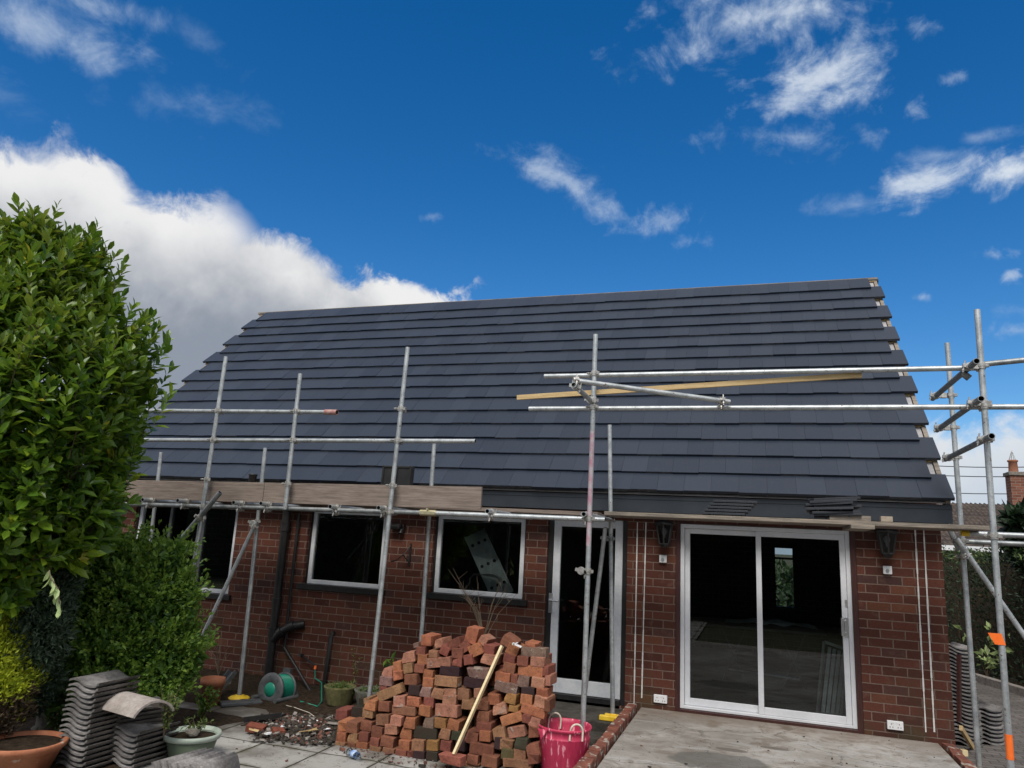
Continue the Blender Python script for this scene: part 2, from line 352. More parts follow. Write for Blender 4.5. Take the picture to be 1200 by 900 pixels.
def blob(cx, cy_, rx, ry, ang, soft, amp, op):
    c = dirv(cx, cy_); ca, sa = math.cos(math.radians(ang)), math.sin(math.radians(ang))
    a = (dirv(cx+40*ca, cy_-40*sa)-c); b = (dirv(cx-40*sa, cy_-40*ca)-c)
    a = a/(a.length_squared)*(40/rx); b = b/(b.length_squared)*(40/ry)
    dd = N.vmath('SUBTRACT', D_, tuple(c))
    u = N.vmath('DOT_PRODUCT', dd, tuple(a)); v = N.vmath('DOT_PRODUCT', dd, tuple(b))
    rr = N.math('SQRT', N.math('ADD', N.math('MULTIPLY', u, u), N.math('MULTIPLY', v, v)))
    mk = N.math('SUBTRACT', 1.0, rr)
    front = N.math('GREATER_THAN', N.vmath('DOT_PRODUCT', D_, tuple(c)), .5)
    na, nb_ = (nzs, nz3) if rx > 45 else (nz3, nz4)
    nn = N.math('SUBTRACT', N.math('ADD', N.math('MULTIPLY', na, .6), N.math('MULTIPLY', nb_, .4)), .5)
    h = N.math('ADD', N.math('MULTIPLY', mk, .5), N.math('MULTIPLY', nn, amp*1.25))
    return N.math('MULTIPLY', N.math('MULTIPLY', N.ramp(h, .0, soft*1.35), op), front)
blobs = [blob(885, 20, 150, 70, 0, .55, 2.3, .80), blob(960, 85, 85, 75, -20, .50, 2.4, .85), blob(915, 122, 70, 30, 10, .4, 2.0, .75), blob(925, 160, 110, 26, -8, .5, 2.2, .6),
         blob(675, 222, 85, 30, -28, .5, 2.2, .62), blob(775, 258, 45, 20, 5, .5, 2.0, .45), blob(815, 282, 30, 12, 0, .5, 2., .35),
         blob(1085, 215, 90, 32, 8, .45, 2.2, .85), blob(1175, 205, 60, 30, 25, .4, 2.0, .95), blob(1000, 240, 50, 18, 0, .5, 2., .4), blob(1100, 182, 60, 16, -5, .5, 2, .5),
         blob(1078, 30, 25, 22, 0, .5, 2, .4), blob(1115, 92, 26, 12, 0, .5, 2, .4), blob(1075, 125, 25, 22, 0, .5, 2, .4), blob(1150, 160, 50, 12, 0, .5, 2, .4),
         blob(1170, 300, 30, 12, -10, .5, 2, .5), blob(1185, 322, 18, 16, 0, .4, 2, .6), blob(1082, 348, 14, 8, 0, .4, 2, .45), blob(1185, 365, 50, 16, 0, .5, 2, .5), blob(1190, 385, 40, 12, 0, .5, 2, .5),
         blob(505, 254, 18, 8, 0, .4, 2, .25),
         blob(60, 40, 170, 50, -12, .7, 2.2, .65), blob(190, 120, 110, 36, 0, .8, 2.2, .38), blob(20, 120, 80, 40, 0, .8, 2.2, .35), blob(235, 50, 60, 22, -30, .7, 2.2, .3), blob(110, 5, 110, 26, 0, .6, 2.1, .6)]
back = N.ramp(N.vmath('DOT_PRODUCT', D_, tuple((FW*.93-Vector((0,0,.30))).normalized())), .52, .18)
cover = N.math('MULTIPLY', N.ramp(N.math('ADD', nz1, N.math('MULTIPLY', nz2, .5)), .58, .80), back)  # cloud cover added out of view to whiten the ambient light
dens = blobs[0]
for b_ in blobs[1:]: dens = N.math('MAXIMUM', dens, b_)
wisp_col = N.mix(dens, (2.2,3.2,4.7), (5.0,5.4,5.9))
comb = N.mix(dens, skyc, wisp_col)
# far bank low on the right, and the great bank on the left
def half(p, q):
    n_ = dirv(*p).cross(dirv(*q)).normalized()
    if n_.dot(dirv(p[0], p[1]+120)) < 0: n_ = -n_
    return N.vmath('DOT_PRODUCT', D_, tuple(n_))
h1 = half((0,150), (545,352))
pv = N.n('ShaderNodeTexVoronoi', feature='SMOOTH_F1'); pv.inputs['Scale'].default_value = 13
warp = N.vmath('ADD', D_, N.vmath('MULTIPLY', N.n('ShaderNodeCombineXYZ', i_0=nz1, i_1=nz3, i_2=nz2).outputs[0], (.12,.12,.12)))
N.set(pv.inputs['Vector'], warp)
puff = N.math('SUBTRACT', .45, pv.outputs['Distance'])
edge = N.math('ADD', h1, N.math('ADD', N.math('MULTIPLY', puff, .075), N.math('MULTIPLY', N.math('SUBTRACT', nz3, .5), .10)))
bank = N.ramp(edge, -.008, .035)
right_lim = N.vmath('DOT_PRODUCT', D_, tuple(RI0))
h2 = half((1085,500), (1200,486))
e2 = N.math('ADD', h2, N.math('ADD', N.math('MULTIPLY', puff, .05), N.math('MULTIPLY', N.math('SUBTRACT', nz3, .5), .07)))
bank2 = N.math('MULTIPLY', N.ramp(e2, -.01, .03), N.ramp(right_lim, .25, .38))
depth = N.ramp(h1, .0, .21)
shade = N.math('ADD', N.math('MULTIPLY', depth, .80), N.math('MULTIPLY', N.math('SUBTRACT', nz2, .5), 1.5))
shade = N.math('ADD', shade, N.math('MULTIPLY', puff, -.35))
hi2 = N.ramp(h1, .20, .36)
shade = N.math('SUBTRACT', shade, N.math('MULTIPLY', hi2, .45))
c_bank = N.mix(N.ramp(shade, .0, .68), (5.8,5.8,5.8), (1.85,2.1,2.55))
comb = N.mix(bank, comb, c_bank)
c_b2 = N.mix(N.ramp(N.math('ADD', N.math('MULTIPLY', h2, 4.5), N.math('SUBTRACT', nz2, .3)), .1, .9), (5.2,5.4,5.6), (3.0,3.7,4.6))
comb = N.mix(bank2, comb, c_b2)
comb = N.mix(cover, comb, N.mix(nz2, (4.6,4.6,4.6), (7.6,7.4,7.1)))
bg = N.n('ShaderNodeBackground'); nt.links.new(comb, bg.inputs[0]); bg.inputs[1].default_value = .063
wo = N.n('ShaderNodeOutputWorld'); nt.links.new(bg.outputs[0], wo.inputs[0])
sl = bpy.data.lights.new('sun', 'SUN'); sl.energy = 1.5; sl.angle = math.radians(28); sl.color = (1,.94,.86)
so = bpy.data.objects.new('sun', sl); COL.objects.link(so)
sd_ = Vector((math.sin(SUN_AZ)*math.cos(SUN_EL), math.cos(SUN_AZ)*math.cos(SUN_EL), math.sin(SUN_EL)))
so.rotation_euler = sd_.to_track_quat('Z', 'Y').to_euler(); so.location = (0,-20,30)
SC.view_settings.view_transform = 'Standard'; SC.view_settings.look = 'None'; SC.view_settings.gamma = 1; SC.view_settings.exposure = 0.0
SC.cycles.use_denoising = True; SC.cycles.max_bounces = 8; SC.cycles.transparent_max_bounces = 12
# ------------------------------------------------------------------ ground
def grid_sheet(name, x0, x1, y0, y1, nx, ny, zf, mat):
    V = []; Fc = []
    for j in range(ny+1):
        for i in range(nx+1):
            x = x0+(x1-x0)*i/nx; y = y0+(y1-y0)*j/ny; V.append((x, y, zf(x, y)))
    for j in range(ny):
        for i in range(nx): a = j*(nx+1)+i; Fc.append((a, a+1, a+nx+2, a+nx+1))
    return struct(raw_mesh(name, V, Fc, mat, smooth=True))
def vn(x, y, s=1.0):
    from mathutils import noise as mn
    return mn.noise(Vector((x*s, y*s, 3.3)))
MT['earth'] = noisy('bare_earth_and_grass', (.03,.035,.014), (.07,.07,.035), .95, 0, 1.5, 8, .6, .03, bscale=30)
grid_sheet('ground', -700, 700, -700, 1500, 8, 8, lambda x, y: -.06, MT['earth'])
def paving_mat():
    M, nt, out = new_mat('concrete_paving'); N = NT(nt); pos = N.n('ShaderNodeNewGeometry').outputs['Position']
    sx = N.n('ShaderNodeSeparateXYZ'); N.set(sx.inputs[0], pos)
    wob = N.math('MULTIPLY', N.math('SUBTRACT', N.noise(pos, 6, 3), .5), .025)
    u = N.math('DIVIDE', N.math('ADD', N.math('ADD', sx.outputs[0], .17), wob), .61); v = N.math('DIVIDE', N.math('ADD', N.math('ADD', sx.outputs[1], .12), wob), .61)
    fu, fv = N.math('FRACT', u), N.math('FRACT', v)
    d = N.math('MINIMUM', N.math('MINIMUM', fu, N.math('SUBTRACT', 1, fu)), N.math('MINIMUM', fv, N.math('SUBTRACT', 1, fv)))
    face = N.ramp(d, .008, .022)
    cv = N.n('ShaderNodeCombineXYZ'); N.set(cv.inputs[0], N.math('FLOOR', u)); N.set(cv.inputs[1], N.math('FLOOR', v))
    wn = N.n('ShaderNodeTexWhiteNoise'); N.set(wn.inputs[0], cv.outputs[0])
    g1 = N.noise(pos, 2.0, 6, .6); g2 = N.noise(pos, 70, 4, .65); g3 = N.noise(pos, .8, 5, .6)
    c = N.mix(wn.outputs[0], (.30,.295,.28), (.40,.395,.38))
    c = N.mix(N.math('MULTIPLY', N.ramp(g1, .42, .72), .65), c, (.15,.14,.12))
    c = N.mix(N.math('MULTIPLY', N.ramp(g2, .5, .75), .4), c, (.17,.165,.155))
    g5 = N.noise(pos, 11, 6, .7, .5); c = N.mix(N.math('MULTIPLY', N.ramp(g5, .52, .70), .5), c, (.12,.112,.095))
    edg = N.ramp(d, .09, .015); c = N.mix(N.math('MULTIPLY', N.math('MULTIPLY', edg, N.ramp(g1, .40, .6)), .6), c, (.07,.07,.035))
    dirt = N.ramp(N.math('ADD', N.math('MULTIPLY', N.math('ADD', sx.outputs[1], 2.9), .8), N.math('MULTIPLY', N.math('SUBTRACT', g1, .5), 2.2)), .0, .9)
    c = N.mix(N.math('MULTIPLY', dirt, .85), c, (.055,.043,.03))
    c = N.mix(face, (.025,.022,.016), c)
    h = N.math('ADD', N.math('MULTIPLY', face, 1.0), N.math('MULTIPLY', g2, .25))
    principled(N, out, c, .88, 0, N.bump(h, .5, .008), .25); return M
MT['paving'] = paving_mat()
grid_sheet('patio_paving', -12, -1.3, -13, -.02, 90, 100, lambda x, y: .0+.012*vn(x, y, 1.5), MT['paving'])
def bed_z(x, y):
    e = min(1, max(0, (y+1.75+.15*vn(x, y, 2.2))/.35)); return -.03+e*(.05+.03*vn(x, y, 3)+.02*vn(x, y, 9))
grid_sheet('soil_bed', -9.6, -2.55, -2.0, -.01, 150, 50, bed_z, MT['soil'])
grid_sheet('soil_bed', -12, -4.75, -4.2, -1.9, 90, 40, lambda x, y: .012+.02*abs(vn(x,y,4))-.03*max(0,(x+5.3)/.55), MT['soil'])
def slab_mat():
    M, nt, out = new_mat('patio_slab_concrete'); N = NT(nt); pos = N.n('ShaderNodeNewGeometry').outputs['Position']
    g1 = N.noise(pos, 1.3, 7, .62); g2 = N.noise(pos, 80, 4, .6); g3 = N.noise(pos, 3.5, 6, .65, .5)
    sx = N.n('ShaderNodeSeparateXYZ'); N.set(sx.inputs[0], pos)
    c = N.mix(N.ramp(g1, .35, .68), (.20,.185,.165), (.36,.35,.33))
    c = N.mix(N.math('MULTIPLY', N.ramp(g3, .47, .66), .7), c, (.13,.105,.082))
    g4 = N.noise(pos, 14, 6, .7, .6); c = N.mix(N.math('MULTIPLY', N.ramp(g4, .52, .68), .45), c, (.11,.10,.088)); c = N.mix(N.math('MULTIPLY', N.ramp(g4, .40, .28), .35), c, (.45,.44,.42))
    crk = N.n('ShaderNodeTexVoronoi', feature='DISTANCE_TO_EDGE'); N.set(crk.inputs['Vector'], N.vmath('ADD', pos, N.vmath('MULTIPLY', N.n('ShaderNodeCombineXYZ', i_0=g3, i_1=g1, i_2=0.0).outputs[0], (.5,.5,0)))); crk.inputs['Scale'].default_value = .8; c = N.mix(N.math('MULTIPLY', N.ramp(crk.outputs['Distance'], .007, .002), .75), c, (.05,.045,.038))
    mp = N.n('ShaderNodeMapping'); N.set(mp.inputs['Vector'], pos); mp.inputs['Scale'].default_value = (1.2, 6, 1); st = N.noise(mp.outputs[0], 1.6, 6, .65)
    c = N.mix(N.math('MULTIPLY', N.ramp(st, .5, .7), .45), c, (.42,.42,.415))
    near = N.ramp(N.math('ADD', sx.outputs[1], N.math('MULTIPLY', N.math('SUBTRACT', g3, .5), .9)), -.75, .05)
    c = N.mix(N.math('MULTIPLY', near, .5), c, (.19,.13,.085))
    for (px, py, rx, ry) in ((845,893,95,1),(858,879,30,1),(908,877,28,1)):
        p = at_z(px, py, .213); k = (at_z(px+rx/2, py, .213)-p).length
        dx = N.math('DIVIDE', N.math('SUBTRACT', sx.outputs[0], p.x), k*1.2); dy = N.math('DIVIDE', N.math('SUBTRACT', sx.outputs[1], p.y), k*(.8 if rx > 50 else .45))
        rr = N.math('ADD', N.math('SQRT', N.math('ADD', N.math('MULTIPLY', dx, dx), N.math('MULTIPLY', dy, dy))), N.math('MULTIPLY', N.math('SUBTRACT', g3, .5), .9))
        c = N.mix(N.math('MULTIPLY', N.ramp(rr, 1.0, .88), .72), c, (.085,.072,.06) if rx < 90 else (.09,.088,.082))
    c = N.mix(N.math('MULTIPLY', N.ramp(g2, .55, .75), .35), c, (.12,.115,.105))
    principled(N, out, c, .85, 0, N.bump(g2, .3, .004), .3); return M
MT['slab'] = slab_mat(); MT['step'] = noisy('dirty_dark_step', (.022,.02,.017), (.075,.068,.058), .95, 0, 6, 7, .6, .006)
SLX0, SLX1 = at_z(702,895,.213).x, 1.72
b = MB(); b.span((SLX0, -6.5, -.05), (SLX1, -.012, .213)); sl_ = struct(b.build('concrete_slab', MT['slab'], bevel=.012))
MT['edging'] = brick_wall_mat('brick_edging', .225, .11, (.17,.05,.03), (.26,.085,.05), (.25,.2,.17), moss=False)
b = MB()
y = -.10
while y > -5.2:
    L = .215; b.box((SLX0-.075, y-L/2, .205+random.uniform(-.012,.006)), (.10+random.uniform(-.008,.012), L-.012, .13), Matrix.Rotation(random.uniform(-.05,.05),3,'Z'), 0, .006); y -= L
b.span((SLX0-.115, -5.2, -.05), (SLX0-.005, -.1, .15), 1)
MT['edge_red'] = noisy('worn_red_brick', (.10,.034,.024), (.22,.078,.05), .85, 0, 9, 6, .5, .005, speck=((.32,.28,.24),11,.55))
MT['edge_side'] = noisy('dirty_concrete_side', (.06,.05,.042), (.13,.115,.10), .9, 0, 9, 6, .5, .005)
e_ = b.build('brick_edging', [MT['edge_red'], MT['edge_side']], bevel=.006); struct(e_)
b = MB(); y = -.12
while y > -5.2:
    L = .215; b.box((SLX1+.07, y-L/2, .19+random.uniform(-.03,.0)), (.10+random.uniform(-.01,.01), L-.014, .12), Matrix.Rotation(random.uniform(-.1,.1),3,'Z'), 0, .008); y -= L
b.span((SLX1+.005, -5.2, -.05), (SLX1+.12, -.1, .13), 1)
struct(b.build('brick_edging', [MT['edge_red'], MT['edge_side']], bevel=.006))
# driveway of block paving on the right with a pale kerb
def block_mat():
    M, nt, out = new_mat('block_paving'); N = NT(nt); pos = N.n('ShaderNodeNewGeometry').outputs['Position']
    br = N.n('ShaderNodeTexBrick'); N.set(br.inputs['Vector'], pos); br.inputs['Scale'].default_value = 1; br.inputs['Brick Width'].default_value = .2; br.inputs['Row Height'].default_value = .1; br.inputs['Mortar Size'].default_value = .006
    br.inputs['Color1'].default_value = (.10,.09,.085,1); br.inputs['Color2'].default_value = (.16,.145,.135,1); br.inputs['Mortar'].default_value = (.03,.027,.022,1)
    g = N.noise(pos, 2, 6, .6); c = N.mix(N.math('MULTIPLY', N.ramp(g, .4, .7), .5), br.outputs[0], (.06,.055,.045))
    principled(N, out, c, .85, 0, N.bump(br.outputs['Fac'], -.4, .006), .3); return M
MT['blocks'] = block_mat()
grid_sheet('driveway', 1.9, 40, -8, 40, 10, 10, lambda x, y: .06, MT['blocks'])
# ------------------------------------------------------------------ house
house = thing('house', 'single-storey red brick house with a newly tiled slate grey roof', 'house', (-4, 3, 0))
WX0, WX1, WT = -9.7, 1.875, .25
OPEN = {'w1': (-8.95,-7.08,1.0,2.27), 'w2': (-5.885,-4.675,1.235,2.27), 'w3': (-3.985,-2.725,1.25,2.27), 'door': (-2.44,-1.452,.19,2.29), 'patio': (-.885,1.045,.205,2.30)}
SOF = 2.40
def wall_with_openings(mb, x0, x1, z0, z1, y0, y1, opens):
    xs = sorted({x0, x1, *[o[0] for o in opens], *[o[1] for o in opens]}); zs = sorted({z0, z1, *[o[2] for o in opens], *[o[3] for o in opens]})
    for i in range(len(xs)-1):
        for j in range(len(zs)-1):
            cx, cz = (xs[i]+xs[i+1])/2, (zs[j]+zs[j+1])/2
            if any(o[0] < cx < o[1] and o[2] < cz < o[3] for o in opens): continue
            mb.span((xs[i], y0, zs[j]), (xs[i+1], y1, zs[j+1]))
b = MB(); wall_with_openings(b, WX0, WX1, -.2, SOF+.1, 0, WT, list(OPEN.values()))
ANG = math.radians(45.553); SD = Vector((0, math.cos(ANG), math.sin(ANG))); NRM = Vector((0, -math.sin(ANG), math.cos(ANG)))
RB = Vector((1.939, -.368, 2.593)); RG = .3255; NR = 16; RIDGE = RB+SD*RG*16.25; YB = 2*RIDGE.y
bw1, bw2 = at_y(908,640,YB-.6), at_y(931,715,YB-.6)
b.span((WX0, YB-.25-.37, -.2), (bw1.x, YB-.37, SOF+.1)); b.span((bw2.x, YB-.62, -.2), (WX1, YB-.37, SOF+.1))
b.span((bw1.x, YB-.62, -.2), (bw2.x, YB-.37, bw2.z)); b.span((bw1.x, YB-.62, bw1.z), (bw2.x, YB-.37, SOF+.1))
for xa, xb in ((WX0, WX0+.25), (WX1-.25, WX1)):
    b.span((xa, WT, -.2), (xb, YB-.62, SOF+.1))
    A = [(xa, 0.0, SOF+.1), (xa, YB-.37, SOF+.1), (xa, RIDGE.y, RIDGE.z-.20)]; B_ = [(xb, p[1], p[2]) for p in A]
    b.add(A+B_, [(0,1,2), (5,4,3), (0,3,4,1), (1,4,5,2), (2,5,3,0)])
wall = b.build('wall', MT['wall_brick'], house)
# rooms behind the openings
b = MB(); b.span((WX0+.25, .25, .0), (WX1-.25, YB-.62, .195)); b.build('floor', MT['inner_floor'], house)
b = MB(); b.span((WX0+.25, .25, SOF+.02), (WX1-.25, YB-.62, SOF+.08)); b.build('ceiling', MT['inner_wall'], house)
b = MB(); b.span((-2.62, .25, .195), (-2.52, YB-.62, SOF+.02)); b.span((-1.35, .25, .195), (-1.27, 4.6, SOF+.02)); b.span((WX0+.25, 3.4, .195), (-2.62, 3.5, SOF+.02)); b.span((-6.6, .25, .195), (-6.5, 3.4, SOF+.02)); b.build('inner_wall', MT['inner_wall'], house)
# roof: every tile modelled inside one roof mesh
V = []; Fc = []; TI = []; MI = []
TW = .300
for k in range(NR):
    s0 = k*RG; s1 = min(s0+.42, RG*16.22); short = (k % 2 == 1)
    xr = RB.x-(.15 if short else 0); xl = -9.80+(.15 if short else 0)
    x = xr; 
    while x > xl+.02:
        xa = max(x-TW, xl); t = rng.random(); dz = random.uniform(-.003,.003); ds = random.uniform(-.006,.006); gp = .0009
        top0, top1 = .064+dz, .027; th = .035
        P = []
        for (ss, hh) in ((s0+ds, top0), (s1, top1)):
            for xx in (xa+gp, x-gp):
                q = RB+SD*ss; P.append((xx, (q+NRM*hh).y, (q+NRM*hh).z)); P.append((xx, (q+NRM*(hh-th)).y, (q+NRM*(hh-th)).z))
        o = len(V); V += P; TI += [t]*8
        # 0 xa low top,1 xa low bot,2 xb low top,3 xb low bot,4 xa up top,5,6 xb up top,7
        Fc += [(o,o+2,o+6,o+4), (o+1,o+3,o+2,o), (o+1,o+5,o+7,o+3), (o,o+4,o+5,o+1), (o+3,o+7,o+6,o+2)]; MI += [0,1 if rng.random() < .25 else 0,0,0,0]
        x = xa
roof = raw_mesh('roof', V, Fc, [MT['roof_tile'], MT['tile_edge_dust']], house, TI, MI)
b = MB()
L = RG*16.22
def slope_quad(mb, x0, x1, s0, s1, h0, h1, mi=0):
    P = []
    for h in (h0, h1):
        for (x, s_) in ((x0, s0), (x1, s0), (x1, s1), (x0, s1)):
            q = RB+SD*s_+NRM*h; P.append((x, q.y, q.z))
    mb.add(P, [(0,3,2,1), (4,5,6,7), (0,1,5,4), (1,2,6,5), (2,3,7,6), (3,0,4,7)], mi)
slope_quad(b, -9.70, 1.86, .02, L, -.03, -.022); memb = b.build('roof_membrane', MT['membrane'], house)
b = MB()
q0, q1 = RB+SD*.05+NRM*-.06, RIDGE+NRM*-.06
A = [(x, YB-p.y, p.z) for p in (q0, q1) for x in (-9.8, 1.94)]; B_ = [(x, y_, z+.03) for x, y_, z in A]
b.add(A+B_, [(0,1,3,2), (4,6,7,5), (0,4,5,1), (1,5,7,3), (3,7,6,2), (2,6,4,0)]); b.build('rear_roof_slope', MT['slate_tile'], house)
for k in range(NR+1):
    b = MB(); s_ = min(k*RG+.40, L-.02); slope_quad(b, -9.79, 1.905, s_-.05, s_, -.021, .0015); b.build('roof_batten', MT['batten_wood'], house)
for xa, xb in ((1.868, 1.915), (-9.76, -9.705)):
    b = MB(); slope_quad(b, xa, xb, .03, L+.02, -.12, -.003); b.build('verge_board', MT['board_pale'], house)
b = MB(); b.span((-9.86, RIDGE.y-.02, RIDGE.z-.02), (1.93, RIDGE.y+.03, RIDGE.z+.024)); b.build('ridge_batten', MT['board_pale'], house)
b = MB(); b.span((-9.8, -.325, SOF-.015), (1.925, -.30, 2.575)); b.span((-9.8, -.30, SOF-.012), (1.92, .0, SOF+.002)); b.span((-9.8, -.332, 2.53), (1.927, -.326, 2.558)); b.build('fascia', MT['fascia'], house)
b = MB(); b.span((1.87, -.29, SOF+.004), (1.915, -.01, 2.56)); b.build('box_end', MT['board_pale'], house)
# windows
def window(o, key, mull=(), depth=.06):
    x0, x1, z0, z1 = OPEN[key]; fw = .055; y0, y1 = depth, depth+.07
    b = MB()
    b.span((x0+.03, y0, z0+.03), (x0+.03+fw, y1, z1)); b.span((x1-.03-fw, y0, z0+.03), (x1-.03, y1, z1)); b.span((x0+.03+fw, y0, z0+.03), (x1-.03-fw, y1, z0+.03+fw)); b.span((x0+.03+fw, y0, z1-fw), (x1-.03-fw, y1, z1))
    fr = b.build('window', [MT['old_white']], o, bevel=.004)
    for mx in mull: b = MB(); b.span((mx-.022, y0+.004, z0+.03+fw), (mx+.022, y1-.004, z1-fw)); q_ = b.build('mullion', MT['reel_grey']); q_.parent = fr
    b = MB(); b.span((x0+.03+fw-.002, y0+.03, z0+.03+fw-.002), (x1-.03-fw+.002, y0+.036, z1-fw+.002)); p = b.build('pane', MT['glass']); p.parent = fr
    b = MB(); b.span((x0+.0, y0-.002, z0), (x0+.028, y1+.03, z1)); b.span((x1-.028, y0-.002, z0), (x1, y1+.03, z1)); b.span((x0-.06, -.045, z0-.045), (x1+.06, y1+.03, z0+.028)); s_ = b.build('sill', MT['black_plastic'], bevel=.004); s_.parent = fr
    return fr
window(house, 'w1', (-8.33, -7.72)); window(house, 'w2'); window(house, 'w3')
def child(b, name, mat, parent, bevel=0.0):
    o = b.build(name, mat, bevel=bevel); o.parent = parent; return o
# glazed back door
x0, x1, z0, z1 = OPEN['door']; y0 = .05
b = MB(); b.span((x0+.065, y0, z0+.06), (x0+.155, y0+.07, z1)); b.span((x1-.155, y0, z0+.06), (x1-.062, y0+.07, z1)); b.span((x0+.155, y0, z0+.06), (x1-.155, y0+.07, z0+.22)); b.span((x0+.155, y0, z1-.1), (x1-.155, y0+.07, z1))
door = b.build('glazed_door', MT['old_white'], house, .005)
b = MB(); b.span((x0+.153, y0+.03, z0+.218), (x1-.153, y0+.036, z1-.098)); child(b, 'pane', MT['glass'], door)
b = MB(); b.span((x0, y0-.01, z0-.03), (x0+.063, y0+.10, z1)); b.span((x1-.06, y0-.01, z0-.03), (x1, y0+.10, z1)); b.span((x0+.063, y0-.05, z0-.03), (x1-.06, y0+.1, z0+.055)); b.span((x0+.063, y0-.004, z0+.035), (x1-.06, y0-.0005+.0, z0+.058), 0); child(b, 'door_frame', MT['black_plastic'], door, .003)
hp = at_y(645,705,.03); b = MB(); b.span((hp.x-.022, .030, hp.z-.13), (hp.x+.022, .048, hp.z+.10)); b.tube((hp.x, .03, hp.z+.02), (hp.x, -.03, hp.z+.02), .011); b.tube((hp.x-.005, -.03, hp.z+.02), (hp.x+.12, -.03, hp.z+.015), .010); child(b, 'handle', MT['chrome'], door)
b = MB(); b.span((-2.46, -.75, -.05), (-1.44, -.004, .165)); b.span((-2.46, -1.05, -.06), (-1.44, -.754, .07)); b.build('door_step', MT['step'], house, .01)
# sliding patio doors
x0, x1, z0, z1 = OPEN['patio']; y0 = .035
b = MB()
b.span((x0, y0-.03, z0-.03), (x0+.05, y0+.13, z1)); b.span((x1-.055, y0-.03, z0-.03), (x1, y0+.13, z1)); b.span((x0+.05, y0-.045, z0-.03), (x1-.055, y0+.13, z0+.035)); b.span((x0+.05, y0-.02, z1-.018), (x1-.055, y0+.13, z1))
ptf = b.build('patio_door_surround', MT['brown_timber'], house, .003)
fx0, fx1, fz0, fz1 = x0+.052, x1-.057, z0+.038, z1-.02
mid = at_y(890,700,.05).x
b = MB(); b.span((fx0, y0, fz0), (fx0+.045, y0+.11, fz1)); b.span((fx1-.045, y0, fz0), (fx1, y0+.11, fz1)); b.span((fx0+.045, y0, fz1-.045), (fx1-.045, y0+.11, fz1)); b.span((fx0+.045, y0, fz0), (fx1-.045, y0+.11, fz0+.03))
pf_ = b.build('patio_door', MT['white_upvc'], house, .004)
def leaf_(xa, xb, ya, nm):
    b = MB(); w = .058; za, zb = fz0+.032, fz1-.047
    b.span((xa, ya, za), (xa+w, ya+.04, zb)); b.span((xb-w, ya, za), (xb, ya+.04, zb)); b.span((xa+w, ya, za), (xb-w, ya+.04, za+.075)); b.span((xa+w, ya, zb-w), (xb-w, ya+.04, zb))
    lf = child(b, 'sliding_panel', MT['white_upvc'], pf_, .004)
    b = MB(); b.span((xa+w-.002, ya+.017, za+.073), (xb-w+.002, ya+.023, zb-w+.002)); child(b, 'pane', MT['glass'], pf_)
leaf_(fx0+.047, mid+.03, y0+.06, 'l'); leaf_(mid-.03, fx1-.047, y0+.012, 'r')
hp = at_y(992,735,.03); b = MB(); b.span((hp.x-.022, y0-.012, hp.z-.10), (hp.x+.022, y0+.011, hp.z+.10)); b.span((hp.x-.055, y0-.045, hp.z-.09), (hp.x-.030, y0-.02, hp.z+.09)); b.span((hp.x-.054, y0-.022, hp.z+.05), (hp.x+.0, y0-.010, hp.z+.075)); b.span((hp.x-.054, y0-.022, hp.z-.075), (hp.x+.0, y0-.010, hp.z-.05)); child(b, 'handle', MT['chrome'], pf_, .004)
b = MB(); lp = at_y(992,707,.03); b.span((lp.x-.014, y0+.004, lp.z-.035), (lp.x+.014, y0+.0115, lp.z+.035)); child(b, 'lock', MT['zinc'], pf_)
# pale filler strips in the brickwork (chased cables)
for (pa, pb) in (((747,612),(743,826)), ((757,612),(752,818)), ((1072,614),(1085,858)), ((1082,614),(1095,858))):
    A, B_ = at_y(*pa, -.004), at_y(*pb, -.004)
    b = MB(); n = 16
    for i in range(n):
        p, q = A.lerp(B_, i/n), A.lerp(B_, (i+1)/n); w = random.uniform(.009,.017)
        b.bar(p, q, w, .006, (0,1,0))
    b.build('cable_chase', MT['white_plaster'], house)
# rear window of the far room
b = MB(); b.span((bw1.x, YB-.5, bw1.z-.03), (bw2.x, YB-.45, bw1.z+.0)); b.span((bw1.x, YB-.5, bw1.z-.24), (bw2.x, YB-.45, bw1.z-.20)); b.span((bw1.x, YB-.5, bw2.z), (bw2.x, YB-.45, bw2.z+.04)); b.build('rear_window', MT['black_plastic'], house)
